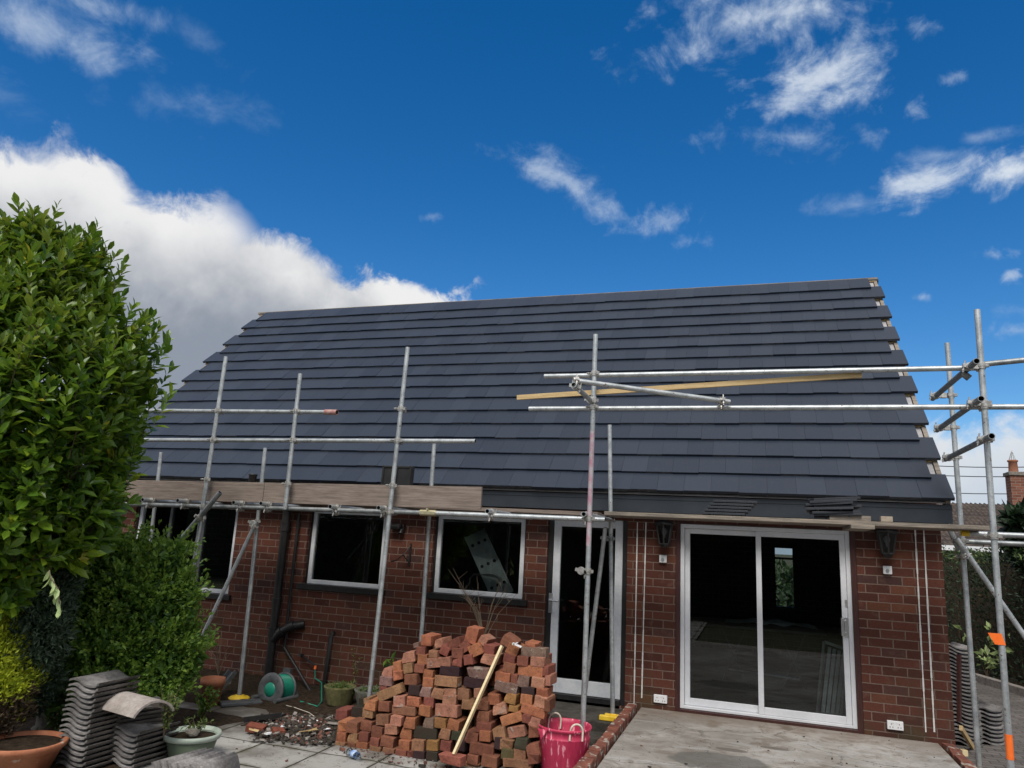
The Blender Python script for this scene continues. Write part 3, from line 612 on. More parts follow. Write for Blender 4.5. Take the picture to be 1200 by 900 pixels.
# ------------------------------------------------------------------ scaffold
def proj(P):
    q = Vector(P)-EYE; d = FW.dot(q); return 600+F*RI.dot(q)/d, 450-F*UP.dot(q)/d
scaf = thing('scaffold', 'galvanised steel tube and coupler scaffold standing along the whole house front', 'scaffold', (-2, -1.5, 0))
TR = .0242
def tubep(p0, p1, name='ledger', mat='galv', r=TR, hollow=True):
    b = MB(); b.tube(p0, p1, r, n=16, hollow=hollow); return b.build(name, [MT[mat], MT['dark_hole']], scaf)
def extend(p0, p1, z): return p0+(p1-p0)*((z-p0.z)/(p1.z-p0.z))
def coupler(P, d, e=None, off=None, mat='zinc', parent=None, sc=1.0):
    """two steel collars, one on each tube, with their bolts and nuts"""
    P = Vector(P); d = Vector(d).normalized(); b = MB()
    def collar(c, ax):
        a = ax.cross(Vector((.2,.3,.93))).normalized(); q = ax.cross(a)
        b.tube(c-ax*.026*sc, c+ax*.026*sc, .0335*sc, n=12)
        b.tube(c-ax*.011, c+ax*.011, .038*sc, n=12)
        for sgn in (1, -1):
            m_ = c+a*.042*sgn*sc; b.box(m_, (.03*sc,.03*sc,.03*sc), Matrix((a, q, ax)).transposed())
        b.tube(c+a*.046*sc-q*.045*sc, c+a*.046*sc+q*.06*sc, .0065, n=8); b.tube(c+a*.046*sc+q*.03*sc, c+a*.046*sc+q*.046*sc, .0125, n=6)
    collar(P, d)
    if e is not None:
        off = Vector(off); collar(P+off, Vector(e).normalized()); b.box(P+off/2, (.05,.05,.05))
    return b.build('coupler', MT[mat], parent or scaf)
XA, YA, ZA = Vector((1,0,0)), Vector((0,1,0)), Vector((0,0,1))
YO, YL = -1.92, -1.868
def std(top, bot, y, zb, mat='galv', nm='standard'):
    a, c = at_y(*top, y), at_y(*bot, y); c = extend(a, c, zb) if zb is not None else c
    tubep(a, c, nm, mat); return a, c
O1 = std((265,418), (223,690), YO, .01); O2 = std((352,438), (334,597), YO, None); O3 = std((478,407), (433,815), YO, .01); O4 = std((698,392), (683,850), YO, .01); O5 = std((1145,363), (1184,890), YO, .07)
I1 = std((189,530), (176,640), -1.05, .01); I2 = std((311,525), (280,820), -1.25, .03); I3 = std((509,520), (494,742), -1.0, .01); I4 = std((714.5,498), (718,836), -.60, .19); I5 = std((1110,402), (1147,893), -.60, .08)
b = MB(); p, q = at_y(694,505,YO), at_y(689.5,640,YO); b.tube(p+Vector((.0022,-.001,0)), q+Vector((.0022,-.001,0)), TR, cap=False); b.build('paint_mark', MT['pink_paint'], scaf)
on = lambda S_, z: S_[0]+(S_[1]-S_[0])*((z-S_[0].z)/(S_[1].z-S_[0].z))
# ledger in two lengths with a sleeve coupler
la, lb, lc = at_y(60,588,YL), at_y(502,601,YL), at_y(709,609,YL)
tubep(la, lb, 'ledger', 'galv_dull'); tubep(lb+Vector((.002,0,0)), lc, 'ledger', 'galv')
ld = (lc-lb).normalized()
b = MB(); b.tube(lb-ld*.09, lb+ld*.09, .033, n=14); b.box(lb+Vector((0,-.035,.0)), (.17,.02,.03)); b.box(lb+Vector((0,-.03,.036)), (.02,.03,.02)); b.build('sleeve_coupler', MT['brass'], scaf)
for S_ in (O1, O3, O4):
    z = at_y(*[(240,594),(0,0)][0], YL).z if S_ is O1 else (at_y(457,600,YL).z if S_ is O3 else at_y(690,608,YL).z)
    coupler(on(S_, z), S_[0]-S_[1], XA, (.0,.052,0))
# transoms under the boards, seen end on
for (px, py) in ((167,585.6),(208,586.6),(273.6,589),(305.6,590),(386.7,593.6),(443.5,595),(571,599),(684,602.5)):
    p = at_y(px, py, -2.0); tubep(p, Vector((p.x, -.45, p.z)), 'transom', 'galv')
    l = at_y(px+6, py+7, YL); coupler(Vector((p.x, YL-.0, p.z-.004)), YA, XA, (0,0,-.05))
# guard rails
tubep(at_y(100,480.5,YL), at_y(388,483,YL), 'guard_rail', 'galv'); tubep(at_y(90,515.3,YL), at_y(557,517,YL), 'guard_rail', 'galv')
b = MB(); b.tube(at_y(381,482.9,YL), at_y(395,483.2,YL), .031, n=14, hollow=True); b.build('rail_end_sleeve', [noisy('rust_red_sleeve', (.30,.13,.11), (.42,.28,.26), .6, .2, 20, bump=.2), MT['dark_hole']], scaf)
for S_, pts in ((O1, ((255,482),(250,516))), (O2, ((347,482.5),(344,516.5))), (O3, ((470,480),(464,517)))):
    for (px, py) in pts: coupler(on(S_, at_y(px, py, YL).z), S_[0]-S_[1], XA, (0,.05,0))
for S_, (px, py) in ((O1,(246,562)), (O2,(339,567)), (O3,(459,569))): coupler(on(S_, at_y(px, py, YO).z), S_[0]-S_[1])
r1a, r1b = at_y(638,441,YL), at_y(1152,431,YL); tubep(r1a, r1b, 'guard_rail', 'galv')
tubep(at_y(1146,427.5,YL+.06), at_y(1245,417.5,YL+.06), 'guard_rail', 'galv_dull')
r2a, r2b = at_y(620,479,YL), at_y(1245,476.5,YL); tubep(r2a, r2b, 'guard_rail', 'galv')
coupler(on(O4, at_y(697,439,YL).z), O4[0]-O4[1], XA, (0,.05,0)); coupler(on(O4, at_y(695,478,YL).z), O4[0]-O4[1], XA, (0,.05,0)); coupler(on(O5, at_y(1153,430,YL).z), O5[0]-O5[1], XA, (0,.05,0)); coupler(on(O5, at_y(1157,477,YL).z), O5[0]-O5[1], XA, (0,.05,0))
# stub transom towards the viewer and the brace clamped to it
sp = at_y(692,469,-1.95); ye = -1.95
while proj((sp.x, ye, sp.z))[0] > 672.5: ye -= .01
se = Vector((sp.x, ye, sp.z)); tubep(Vector((sp.x, -1.90, sp.z)), se, 'transom', 'galv')
coupler(Vector((sp.x, -1.95, sp.z)), YA, O4[0]-O4[1], (on(O4, sp.z).x-sp.x, .03, 0)); 
bs = Vector((se.x-.02, se.y+.07, se.z+.056)); be = at_y(855,471,-1.925); tubep(bs, be, 'brace', 'galv'); coupler(se+Vector((0,.07,0)), YA, be-bs, (0,0,.056))
cp_ = bs.lerp(be, .945); coupler(cp_, be-bs, XA, (0,.05,-.035))
# loose swivel on the middle standard
coupler(on(O4, at_y(684,669,YO).z), O4[0]-O4[1], YA, (-.06,-.02,.0))
# right-hand transoms between inner and outer standard
for a_, c_ in (((1144.5,423),(1092.8,467.2)), ((1149.9,467),(1097.8,504.2)), ((1162.3,511),(1107.4,538.4))):
    p, q = at_y(*a_, -2.12), at_y(*c_, -.42); tubep(q, p, 'transom', 'galv_dull', .0255)
    d = (p-q).normalized(); f1 = q.lerp(p, .10); f2 = q.lerp(p, .88); coupler(f1, d, ZA, (on(I5, f1.z).x-f1.x, 0, 0)); coupler(f2, d, ZA, (on(O5, f2.z).x-f2.x, .0, 0))
b = MB(); q = at_y(1128,437,-1.8); b.tube(q, q+Vector((.05,0,-.05)), .03); b.build('coupler', MT['galv_dull'], scaf)
# lower right tubes, cap and brace
p = at_y(1134,625,-1.0); tubep(p, p+Vector((3,0,.0)), 'ledger', 'galv'); b = MB(); b.tube(p-Vector((.055,0,0)), p+Vector((.01,0,0)), .028); b.build('tube_cap', MT['yellow'], scaf)
p = at_y(1118,634,-.55); tubep(p, p+Vector((3.2,0,.0)), 'ledger', 'galv_dull')
p = at_y(1121,631,-.66); q = at_y(1215,766,-.66); tubep(p, q, 'brace', 'galv')
coupler(on(I5, at_y(1131,652,-.6).z), I5[0]-I5[1], q-p, (0,-.055,0)); coupler(on(O5, at_y(1168,628,YO).z), O5[0]-O5[1], XA, (0,.05,0)); coupler(on(I5, at_y(1129,634,-.6).z), I5[0]-I5[1])
p = at_y(1112,618,-.5); q = at_y(1124,645,-.5); tubep(p, q, 'brace', 'galv_dull', .026)
# raking tubes
p = at_y(258,577,-1.985); q = at_y(190,659,-1.985); tubep(p, q, 'brace', 'galv_dull', .029); coupler(p.lerp(q,.36), q-p, ZA, (.0,.06,0))
p = at_y(300.5,611,-1.31); q = at_z(203,818,.02); tubep(p, q, 'brace', 'galv'); coupler(on(I2, p.z), I2[0]-I2[1], q-p, (-.03,-.055,-.02)); coupler(p.lerp(q, .03), q-p)
p = at_y(709.5,618,-.75); q = at_z(680.5,852,.02); tubep(p, q, 'brace', 'galv'); coupler(on(I4, p.z-.12), I4[0]-I4[1], q-p, (-.05,-.06,0), 'galv_dull'); coupler(on(I4, at_y(716,605,-.6).z), I4[0]-I4[1], XA, (0,.05,0), 'black_plastic')
# feet
def foot(c, mat='yellow', yaw=0):
    b = MB(); b.lathe(c, [(.0,.0),(.12,.0),(.125,.012),(.10,.028),(.055,.03),(.05,.045),(.03,.045)], 20); return b.build('base_plate', MT[mat], scaf)
foot(I2[1]+Vector((0,0,-.012))); 
b = MB(); c = I4[1]; b.span((c.x-.13,c.y-.10,c.z-.02), (c.x+.12,c.y-.04,c.z+.03)); b.span((c.x-.10,c.y+.05,c.z-.02), (c.x+.12,c.y+.10,c.z+.02)); b.span((c.x-.10,c.y-.04,c.z-.02), (c.x+.10,c.y+.05,c.z-.002)); b.span((c.x-.02,c.y-.06,c.z), (c.x+.05,c.y-.045,c.z+.05)); b.build('base_plate', MT['yellow'], scaf, bevel=.01)
foot(I5[1]+Vector((0,0,-.01))); foot(O5[1]+Vector((0,0,-.01)), 'black_plastic'); foot(O4[1], 'black_plastic'); foot(O3[1], 'black_plastic')
# orange tape
c = on(O5, at_y(1173,750,YO).z); b = MB(); 
P = [c+Vector((-.005,-.027,.05)), c+Vector((-.10,-.035,.05)), c+Vector((-.055,-.03,-.035)), c+Vector((.02,-.027,-.035))]
b.add(P+[v+Vector((.002,.004,0)) for v in P], [(0,1,2,3),(7,6,5,4),(0,4,5,1),(1,5,6,2),(2,6,7,3),(3,7,4,0)]); b.build('tape_flag', MT['orange_tape'], scaf)
b = MB(); z = at_y(1182,875,YO).z; b.tube(on(O5, z+.09), on(O5, z-.09), TR+.0025, cap=True); b.build('tape_band', MT['orange_tape'], scaf)
# boards
def board(p0, p1, w, h, label, mat='board', name='scaffold_board', up=(0,0,1), cat='scaffold board', group='scaffold boards'):
    b = MB(); n = 10; p0, p1 = Vector(p0), Vector(p1)
    b.bar(p0, p1, w, h, up); o = b.build(name, MT[mat], bevel=.003, loc=(p0+p1)/2); return tag(o, label, cat, group)
tz0, tz1 = at_y(140,573,YL+.02), at_y(563,583.5,YL+.02)
tm = tz0.lerp(tz1, .44)
dl = (tz1-tz0).normalized()
ym = Vector((0,.036,0))
board(at_y(60,571,YL+.02)+ym, tm-dl*.003+ym, .036, .228, 'left of the two weathered boards set on edge above the platform, partly behind the laurel', up=(0,0,1))
board(tm+dl*.003+ym, tz1+ym, .036, .228, 'right of the two weathered boards set on edge above the platform, clear of leaves', up=(0,0,1))
BZ = at_y(900,611,-1.3).z+.019
xr0, xr1 = at_y(705,600,-1.3).x, at_y(1160,616,-1.3).x
names = ('front', 'middle', 'rear')
for i in range(3):
    y = -1.3+.1125+i*.232
    board((xr0+random.uniform(-.02,.05), y, BZ), (xr1+random.uniform(-.06,.0)*i, y, BZ), .225, .038, f'{names[i]} of three boards lying flat over the glazed door and sliding doors', 'board_pale' if i == 0 else 'board')
    board((-7.5, y, BZ-.004), (xr0-.03-random.uniform(0,.1), y, BZ-.012), .225, .038, f'{names[i]} of three boards lying flat behind the on-edge boards over windows')
# batten lying along the right rails
p, q = at_y(606,466,-1.82), at_y(1010,439.5,-1.82); o = board(p, q, .03, .05, 'long thin yellow timber batten running aslant behind the right guard rails', 'batten_wood', 'timber_batten', cat='batten', group=None)
# spare tiles stacked on the platform
def slate_local():
    b = MB(); b.box((0,0,0), (.42,.33,.022)); b.box((-.1,0,-.014), (.02,.30,.012)); b.box((.1,0,-.014), (.02,.30,.012)); b.box((0,.15,.012),(.40,.02,.006))
    o = b.build('roof_tile', MT['slate_tile'], bevel=.002); return o
sl0 = slate_local(); first = True
def put(o, loc, rot=(0,0,0), scale=None):
    o.location = loc; o.rotation_euler = rot
    if scale: o.scale = scale
    return o
def dup(o):
    c = o.copy(); COL.objects.link(c); return c
p = at_y(848,602,-1.12); top = BZ+.02
for i in range(5):
    o = sl0 if i == 0 else dup(sl0)
    put(o, (p.x+.0+i*.028, -1.12, top+.02+i*.031), (0,0,random.uniform(-.02,.02)))
    tag(o, 'new slate grey roof tile in the neat leaning stack above the sliding doors', 'roof tile', 'spare roof tiles stacked above the sliding doors')
p = at_y(972,602,-1.12)
for i in range(7):
    o = dup(sl0); put(o, (p.x+[.05,.02,-.02,.04,-.03,.0,.02][i]+.02, -1.12+random.uniform(-.03,.03), top+.05+i*.026), (random.uniform(-.03,.03), -.05-.03*(i > 3), random.uniform(-.12,.12)))
    tag(o, 'slate grey roof tile in the untidy fanned stack by the right wall lantern', 'roof tile', 'spare roof tiles in the untidy stack')
b = MB(); p = at_y(996,607,-1.24); b.box((0,0,0), (.36,.07,.048)); o = b.build('timber_offcut', MT['board_pale'], bevel=.003, loc=(0,0,0)); put(o, (p.x, -1.22, top+.025)); tag(o, 'long timber offcut under the untidy tile stack on the platform', 'timber offcut')
b = MB(); b.box((0,0,0), (.10,.08,.05)); o = b.build('timber_offcut', MT['old_wood'], bevel=.003); p = at_y(1038,608,-1.22); put(o, (p.x, -1.24, top+.026)); tag(o, 'short timber block on the platform right of the tile stack', 'timber offcut')
b = MB(); p = at_y(1011,619.5,-1.36); b.box((0,.35,0), (.20,.75,.036)); o = b.build('timber_offcut', MT['board_pale'], bevel=.003); put(o, (p.x, -1.36, BZ-.038)); tag(o, 'board end sticking out under the platform above the sliding doors', 'timber offcut')
# spare tiles standing on end behind the on-edge board
for i in range(2):
    b = MB(); b.box((0,0,0), (.36,.024,.42)); 
    for sx in (-1,1): b.box((sx*.165,-.019,0), (.022,.014,.42))
    b.box((0,-.019,0), (.02,.014,.42)); b.box((0,-.019,.2), (.34,.014,.02))
    o = b.build('roof_tile', MT['black_plastic'], bevel=.002); p = at_y(465,556,-1.5); put(o, (p.x, -1.5+i*.045, p.z-.115), (-.06,0,.06)); tag(o, 'dark ribbed roof tile standing on end behind the on-edge boards', 'roof tile', 'roof tiles standing on end')
b = MB(); p = at_y(296,561,-.85); b.lathe((0,0,0), [(.05,-.3),(.05,.04),(.058,.045),(.058,.06),(.0,.065)], 18); o = b.build('vent_pipe', MT['black_plastic'], loc=(0,0,0)); put(o, p); tag(o, 'top of a black vent pipe showing above the on-edge board', 'pipe')
# ------------------------------------------------------------------ pile of reclaimed bricks, one object per brick
def brick_mesh(i):
    r_ = random.Random(100+i); bm = bmesh.new(); bmesh.ops.create_cube(bm, size=1.0)
    bmesh.ops.scale(bm, vec=(.225,.105,.073), verts=bm.verts)
    bmesh.ops.bevel(bm, geom=bm.edges[:], offset=.005, segments=2, profile=.6, affect='EDGES')
    if i % 2: bmesh.ops.subdivide_edges(bm, edges=[e for e in bm.edges if e.calc_length() > .05], cuts=2, use_grid_fill=True)
    from mathutils import noise as mn
    for v in bm.verts:
        n_ = mn.noise_vector(v.co*14+Vector((i*7.1,0,0))); v.co += n_*(.005 if i % 3 else .009)
    if i % 3 == 1:      # a chipped corner
        c = Vector((.1125*r_.choice((-1,1)), .0525*r_.choice((-1,1)), .0365*r_.choice((-1,1))))
        for v in bm.verts:
            d = (v.co-c).length
            if d < .05: v.co -= c.normalized()*(.05-d)*.55
    me = bpy.data.meshes.new('brick'); bm.to_mesh(me); bm.free(); me.materials.append(MT['loose_brick']); return me
BM = [brick_mesh(i) for i in range(8)]
BC = {'o': ((.30,.116,.060),.25,'orange-red'), 'r': ((.175,.064,.043),.2,'dull dark red'), 'b': ((.235,.122,.068),.55,'tan brown'), 'p': ((.32,.15,.10),.7,'pale mortar-smeared'), 'g': ((.19,.12,.10),.85,'grey mortar-caked'), 'k': ((.030,.025,.022),.25,'soot-blackened'), 'y': ((.235,.125,.046),.35,'yellow-stained'), 'G': ((.075,.06,.03),.1,'green mossy')}
A_, B_, C_, D__ = (380,720,7.5), (380,790,7.5), (520,720,7.5), (520,790,6.667)
BL = [(A_,898,232,105,95,0,'o'),(A_,1003,255,90,75,15,'p'),(A_,1130,265,140,85,28,'r'),(A_,808,270,50,40,10,'g'),(A_,845,320,88,70,0,'r'),(A_,958,350,88,66,2,'b'),(A_,1050,320,90,85,-20,'r'),(A_,728,380,130,88,14,'p'),(A_,852,395,100,82,2,'o'),
(A_,1000,425,235,85,9,'p'),(A_,1160,420,95,80,0,'r'),(A_,635,462,82,85,10,'o'),(A_,645,540,95,85,10,'o'),(A_,733,475,90,85,14,'b'),(A_,832,475,92,74,0,'r'),(A_,765,572,125,90,6,'r'),(A_,545,518,112,75,4,'p'),(A_,538,588,120,78,0,'g'),
(A_,910,602,105,80,-3,'o'),(A_,912,525,100,70,-2,'o'),(A_,1075,590,225,84,1,'b'),(A_,1095,500,190,85,0,'k'),(A_,570,688,240,88,26,'b'),(A_,515,652,76,40,5,'r'),(A_,785,670,112,90,0,'k'),(A_,885,682,110,84,0,'g'),(A_,990,695,120,86,-3,'b'),(A_,1095,755,130,82,0,'p'),(A_,1100,690,125,70,5,'p'),
(A_,655,765,112,95,6,'p'),(A_,785,770,130,84,0,'o'),(A_,910,775,100,86,-2,'r'),(A_,1075,850,222,100,2,'p'),(A_,405,800,115,88,0,'o'),(A_,370,762,60,50,10,'b'),(A_,520,815,112,88,3,'r'),(A_,690,850,240,78,2,'b'),(A_,885,850,116,88,-2,'o'),(A_,380,870,112,80,-3,'b'),
(B_,505,405,126,88,4,'b'),(B_,630,412,106,84,1,'p'),(B_,745,432,112,90,3,'o'),(B_,905,435,108,94,2,'g'),(B_,1018,430,112,84,-2,'y'),(B_,1135,450,115,92,-9,'o'),(B_,148,470,95,90,0,'o'),(B_,245,468,112,94,0,'r'),(B_,360,460,116,86,-2,'r'),(B_,455,512,110,92,-3,'r'),(B_,578,490,122,84,3,'p'),
(B_,705,530,116,92,0,'o'),(B_,880,530,232,90,1,'k'),(B_,1055,525,108,90,-4,'b'),(B_,1148,545,84,80,-4,'k'),(B_,140,560,97,82,0,'o'),(B_,240,565,102,82,0,'b'),(B_,345,550,95,80,0,'r'),(B_,440,600,90,80,-3,'r'),(B_,547,600,130,90,-5,'r'),(B_,703,625,112,84,0,'o'),(B_,823,630,120,96,0,'b'),(B_,950,630,112,88,3,'y'),(B_,1062,635,104,88,-2,'r'),
(B_,130,645,105,84,-2,'b'),(B_,225,648,92,78,-2,'r'),(B_,325,642,120,90,-3,'o'),(B_,435,685,112,88,-3,'b'),(B_,548,700,120,86,-3,'b'),(B_,665,710,112,86,-2,'r'),(B_,748,718,60,76,0,'r'),(B_,830,722,112,78,0,'k'),(B_,940,725,110,78,0,'k'),
(C_,240,185,112,160,-12,'o'),(C_,185,285,92,88,38,'r'),(C_,120,340,110,84,0,'r'),(C_,345,235,80,72,-30,'p'),(C_,278,312,128,105,28,'o'),(C_,395,312,112,84,-9,'r'),(C_,385,400,142,92,-6,'p'),(C_,220,400,88,88,12,'r'),
(C_,572,245,145,88,-25,'r'),(C_,600,312,115,100,-24,'o'),(C_,575,395,112,84,-12,'r'),(C_,570,470,112,90,-9,'r'),(C_,690,410,106,84,-3,'r'),(C_,790,335,240,86,2,'g'),(C_,760,272,100,44,-8,'o'),(C_,829,418,132,82,1,'p'),(C_,757,502,236,92,0,'o'),(C_,895,502,60,90,0,'r'),
(C_,300,520,212,96,2,'g'),(C_,262,605,190,82,0,'k'),(C_,515,555,142,88,-4,'o'),(C_,618,570,66,80,0,'r'),(C_,690,590,116,98,-3,'g'),(C_,830,600,126,90,-3,'p'),(C_,905,585,66,90,2,'p'),(C_,550,645,222,88,-7,'g'),(C_,740,682,120,76,0,'k'),(C_,860,695,112,84,0,'o'),(C_,165,705,112,98,0,'b'),(C_,292,692,66,80,2,'p'),
(C_,430,752,116,92,2,'o'),(C_,585,742,116,90,-6,'y'),(C_,724,750,112,90,-3,'o'),(C_,858,772,130,98,-4,'p'),(C_,908,800,56,104,0,'r'),(C_,205,795,122,84,0,'b'),(C_,340,800,122,84,0,'r'),(C_,482,838,140,95,16,'p'),(C_,780,850,232,84,-9,'o'),
(D__,305,335,112,84,2,'r'),(D__,525,352,182,74,21,'o'),(D__,535,275,80,46,0,'y'),(D__,310,420,132,80,0,'r'),(D__,640,350,66,66,-6,'r'),(D__,705,380,96,72,-9,'p'),(D__,215,502,112,84,-3,'r'),(D__,325,484,96,80,0,'o'),(D__,430,470,106,90,12,'b'),(D__,565,455,148,84,14,'p'),(D__,700,460,96,92,0,'r'),
(D__,290,590,206,88,-3,'r'),(D__,490,555,112,80,0,'b'),(D__,604,545,112,80,2,'k'),(D__,490,632,102,80,0,'G'),(D__,588,632,102,82,0,'b'),(D__,690,600,110,94,14,'r'),(D__,222,672,96,76,-2,'r'),(D__,355,682,132,86,-3,'r'),(D__,565,704,238,66,2,'b'),(D__,205,722,130,40,0,'b'),(D__,705,665,90,84,3,'r'),(D__,420,545,60,90,0,'k'),(D__,130,560,80,80,0,'k')]
def hang(px): return 'left end' if px < 455 else ('left half' if px < 515 else ('middle' if px < 575 else 'right side'))
def lvl(py): return 'lowest courses' if py > 855 else ('middle courses' if py > 800 else ('upper courses' if py > 768 else 'loose top'))
yf = lambda py: -2.33+.30*min(1, max(0, (892-py)/155))
def place_brick(px, py, wpx, hpx, ang, colr, extra_y=0.0, backing=False):
    y = yf(py)+extra_y; P = at_y(px, py, y); dep = (P-EYE).dot(FW); ppm = F/dep
    w, h = wpx/ppm, hpx/ppm
    long_ = w > .165
    o = bpy.data.objects.new('brick', random.choice(BM)); COL.objects.link(o)
    yaw = random.uniform(-.07,.07)+(0 if colr != 'x' else 0)
    if long_: sx, sy_, sz = w/.225, 1.0, h/.073; R = Matrix.Rotation(-math.radians(ang)*1.0, 3, 'Y') @ Matrix.Rotation(yaw, 3, 'Z'); dpt = .105
    else: sx, sy_, sz = .97, w/.105, h/.073; R = Matrix.Rotation(-math.radians(ang), 3, 'Y') @ Matrix.Rotation(PI/2+yaw, 3, 'Z'); dpt = .218
    sz = min(sz, 1.9)
    if random.random() < .5: R = R @ Matrix.Rotation(PI, 3, 'Z')
    o.rotation_euler = R.to_euler(); o.scale = (sx, sy_, sz)
    o.location = P+Vector((0, dpt/2+random.uniform(-.018,.018), 0))
    c, al, nm = BC[colr]; v = random.uniform(.9,1.36); hshift = random.uniform(-.02,.03)
    o.color = (c[0]*v, (c[1]+hshift*.4)*v, c[2]*v, al*random.uniform(.75,1.1))
    how = 'side-on' if long_ else 'end-on'
    tag(o, f'{nm} brick, {how}, in the {lvl(py)}, {hang(px)} of the heap', 'brick', 'reclaimed bricks in the heap')
    return o
seen = []
for (cr_, x, y, w, h, a, c) in BL:
    px, py = cr_[0]+x/cr_[2], cr_[1]+y/cr_[2]; k = cr_[2]; seen.append((px, py, w/k, h/k))
    place_brick(px, py, w/k*.96, h/k*.95, a, c)
# a second layer so that the gaps show brick, not daylight
def top_of(px):
    T = [(393,830),(425,815),(440,800),(452,785),(480,768),(500,757),(520,760),(552,752),(575,762),(590,756),(600,765),(642,765)]
    for (xa, ya), (xb, yb) in zip(T, T[1:]):
        if xa <= px <= xb: return ya+(yb-ya)*(px-xa)/(xb-xa)
    return 900
py = 886; row = 0
while py > 752:
    px = 400+(row % 2)*8
    while px < 640:
        if py > top_of(px)+9: place_brick(px, py+random.uniform(-1.5,1.5), 15.5, 11.5, random.uniform(-4,4), random.choice('rrrbk'), .27 if py > 815 else .22)
        px += 17.2
    py -= 12.4; row += 1
# foreground brick with the new lath standing on it
p = at_y(527.5,889.5,-2.50); o = bpy.data.objects.new('brick', BM[4]); COL.objects.link(o); o.location = p+Vector((0,.05,-.012)); o.rotation_euler = (0,0,-.12); o.scale = (1.0,1.05,1.05); o.color = (.31,.105,.075,.45); tag(o, 'single reddish brick lying in front of the heap at the foot of the pale lath', 'brick', 'reclaimed bricks in the heap')
p, q = at_y(532,884,-2.46), at_y(588.5,757,-2.13); b = MB(); b.bar(p, q, .022, .052, (0,-1,.35)); o = b.build('timber_lath', MT['new_wood'], bevel=.002, loc=(p+q)/2); tag(o, 'pale new timber lath leaning diagonally against the brick heap', 'lath')
# white scrap on the heap and the crushed bottle
b = MB(); c = at_y(606,756,-2.15); b.box(c, (.09,.03,.012), Matrix.Rotation(.3,3,'Y')); b.box(c+Vector((-.02,0,.012)), (.05,.03,.01), Matrix.Rotation(-.4,3,'Y')); o = b.build('plastic_scrap', MT['white_socket'], loc=c); tag(o, 'scrap of white plastic caught between bricks at the top of the heap', 'scrap')
c = at_z(415,884,.045); b = MB()
b.lathe(c, [(.0,-.10),(.028,-.10),(.034,-.08),(.026,-.045),(.035,-.01),(.024,.03),(.030,.06),(.014,.085),(.013,.10),(.0,.10)], 14, 0, Matrix.Rotation(PI/2,3,'Y') @ Matrix.Rotation(.5,3,'X'), .14); o = b.build('plastic_bottle', MT['clear'], loc=c); o.name = 'plastic_bottle'
bt = tag(o, 'crushed clear plastic bottle lying on the paving left of the brick heap', 'bottle')
b = MB(); b.lathe(c, [(.029,-.03),(.0345,.0),(.0285,.028)], 14, 0, Matrix.Rotation(PI/2,3,'Y') @ Matrix.Rotation(.5,3,'X'), .14); l_ = b.build('bottle_label', noisy('blue_label', (.12,.25,.55), (.6,.68,.78), .4, 0, 25, bump=0), loc=c); l_.parent = bt; l_.location = (0,0,0)
# ------------------------------------------------------------------ pink tub
p = at_z(660,908,.0); tb = thing('rubber_tub', 'bright pink rubber builders tub with rope handles beside the brick heap', 'tub', p)
tr = abs(at_y(692,858,p.y).x-at_y(631,853,p.y).x)/2; th = at_y(661,850,p.y).z-p.z
b = MB(); R0, H0 = tr*.82, th
b.lathe(p, [(0,.004),(R0*.95,.0),(R0,.02),(tr*.95,H0*.80),(tr*.955,H0*.81),(tr*.93,H0*.82),(tr*.955,H0-.02),(tr*1.0,H0-.012),(tr*1.02,H0),(tr*1.0,H0+.012),(tr*.96,H0+.008),(tr*.93,H0-.03),(R0*.97,.03),(0,.02)], 40, 0, None, .008); b.build('tub_body', MT['tub_pink'], tb)
b = MB(); c = p+Vector((-tr*.62,-tr*.80,H0-.035)); b.add([c+Vector((-.05,-.01,.03)), c+Vector((.05,-.025,.035)), c+Vector((.02,-.028,-.01)), c+Vector((-.012,-.02,-.055)), c+Vector((-.03,-.015,.0))], [(0,1,2,4),(4,2,3)]); b.build('torn_rim_flap', MT['tub_pink'], tb)
for sg, ph in ((1,-.55),(1,.62)):
    b = MB(); pts = []
    cx, cy_ = (tr*.62, -tr*.72) if ph < 0 else (-tr*.55, tr*.62)
    wv = Vector((.050,.022,0)) if ph < 0 else Vector((.05,.03,0))
    for i in range(13):
        t = i/12*PI; pts.append(p+Vector((cx,cy_,H0-.0))+wv*(-math.cos(t))+Vector((0,-.004,math.sin(t)*.062)))
    pts = [pts[0]-Vector((0,.012,.07))]+pts+[pts[-1]-Vector((0,.012,.07))]; b.path(pts, .0085, 8); b.build('rope_handle', MT['rope'], tb)
# ------------------------------------------------------------------ plants
def leaves_mesh(P, Dd, Nn, L, Wd, fold=.18, droop=.15, simple=False):
    """numpy: one leaf per row -> verts, faces"""
    n = len(P); Dd = Dd/np.linalg.norm(Dd, axis=1, keepdims=True); S_ = np.cross(Dd, Nn); S_ /= np.maximum(np.linalg.norm(S_, axis=1, keepdims=True), 1e-6); U = np.cross(S_, Dd)
    L = np.asarray(L).reshape(-1,1)*np.ones((n,1)); Wd = np.asarray(Wd).reshape(-1,1)*np.ones((n,1))
    def pt(a, s, u): return P+Dd*L*a+S_*Wd*s+U*(Wd*u-L*droop*a*a)
    if simple:
        vs = [pt(0,0,0), pt(.5,.5,fold), pt(1,0,0), pt(.5,-.5,fold), pt(.5,0,0)]
        fs = [(0,1,4),(0,4,3),(4,1,2),(3,4,2)]
    else:
        vs = [pt(0,0,0), pt(.3,.40,fold*.8), pt(.3,-.40,fold*.8), pt(.68,.46,fold), pt(.68,-.46,fold), pt(.3,0,0), pt(.68,0,0), pt(1,0,0)]
        fs = [(0,1,5),(0,5,2),(5,1,3,6),(2,5,6,4),(6,3,7),(4,6,7)]
    k = len(vs); V = np.stack(vs, 1).reshape(-1,3); base = (np.arange(n)*k)
    Fs = []
    for f_ in fs: Fs += [tuple(int(x) for x in r) for r in (base[:,None]+np.array(f_)[None,:])]
    return V, Fs, k
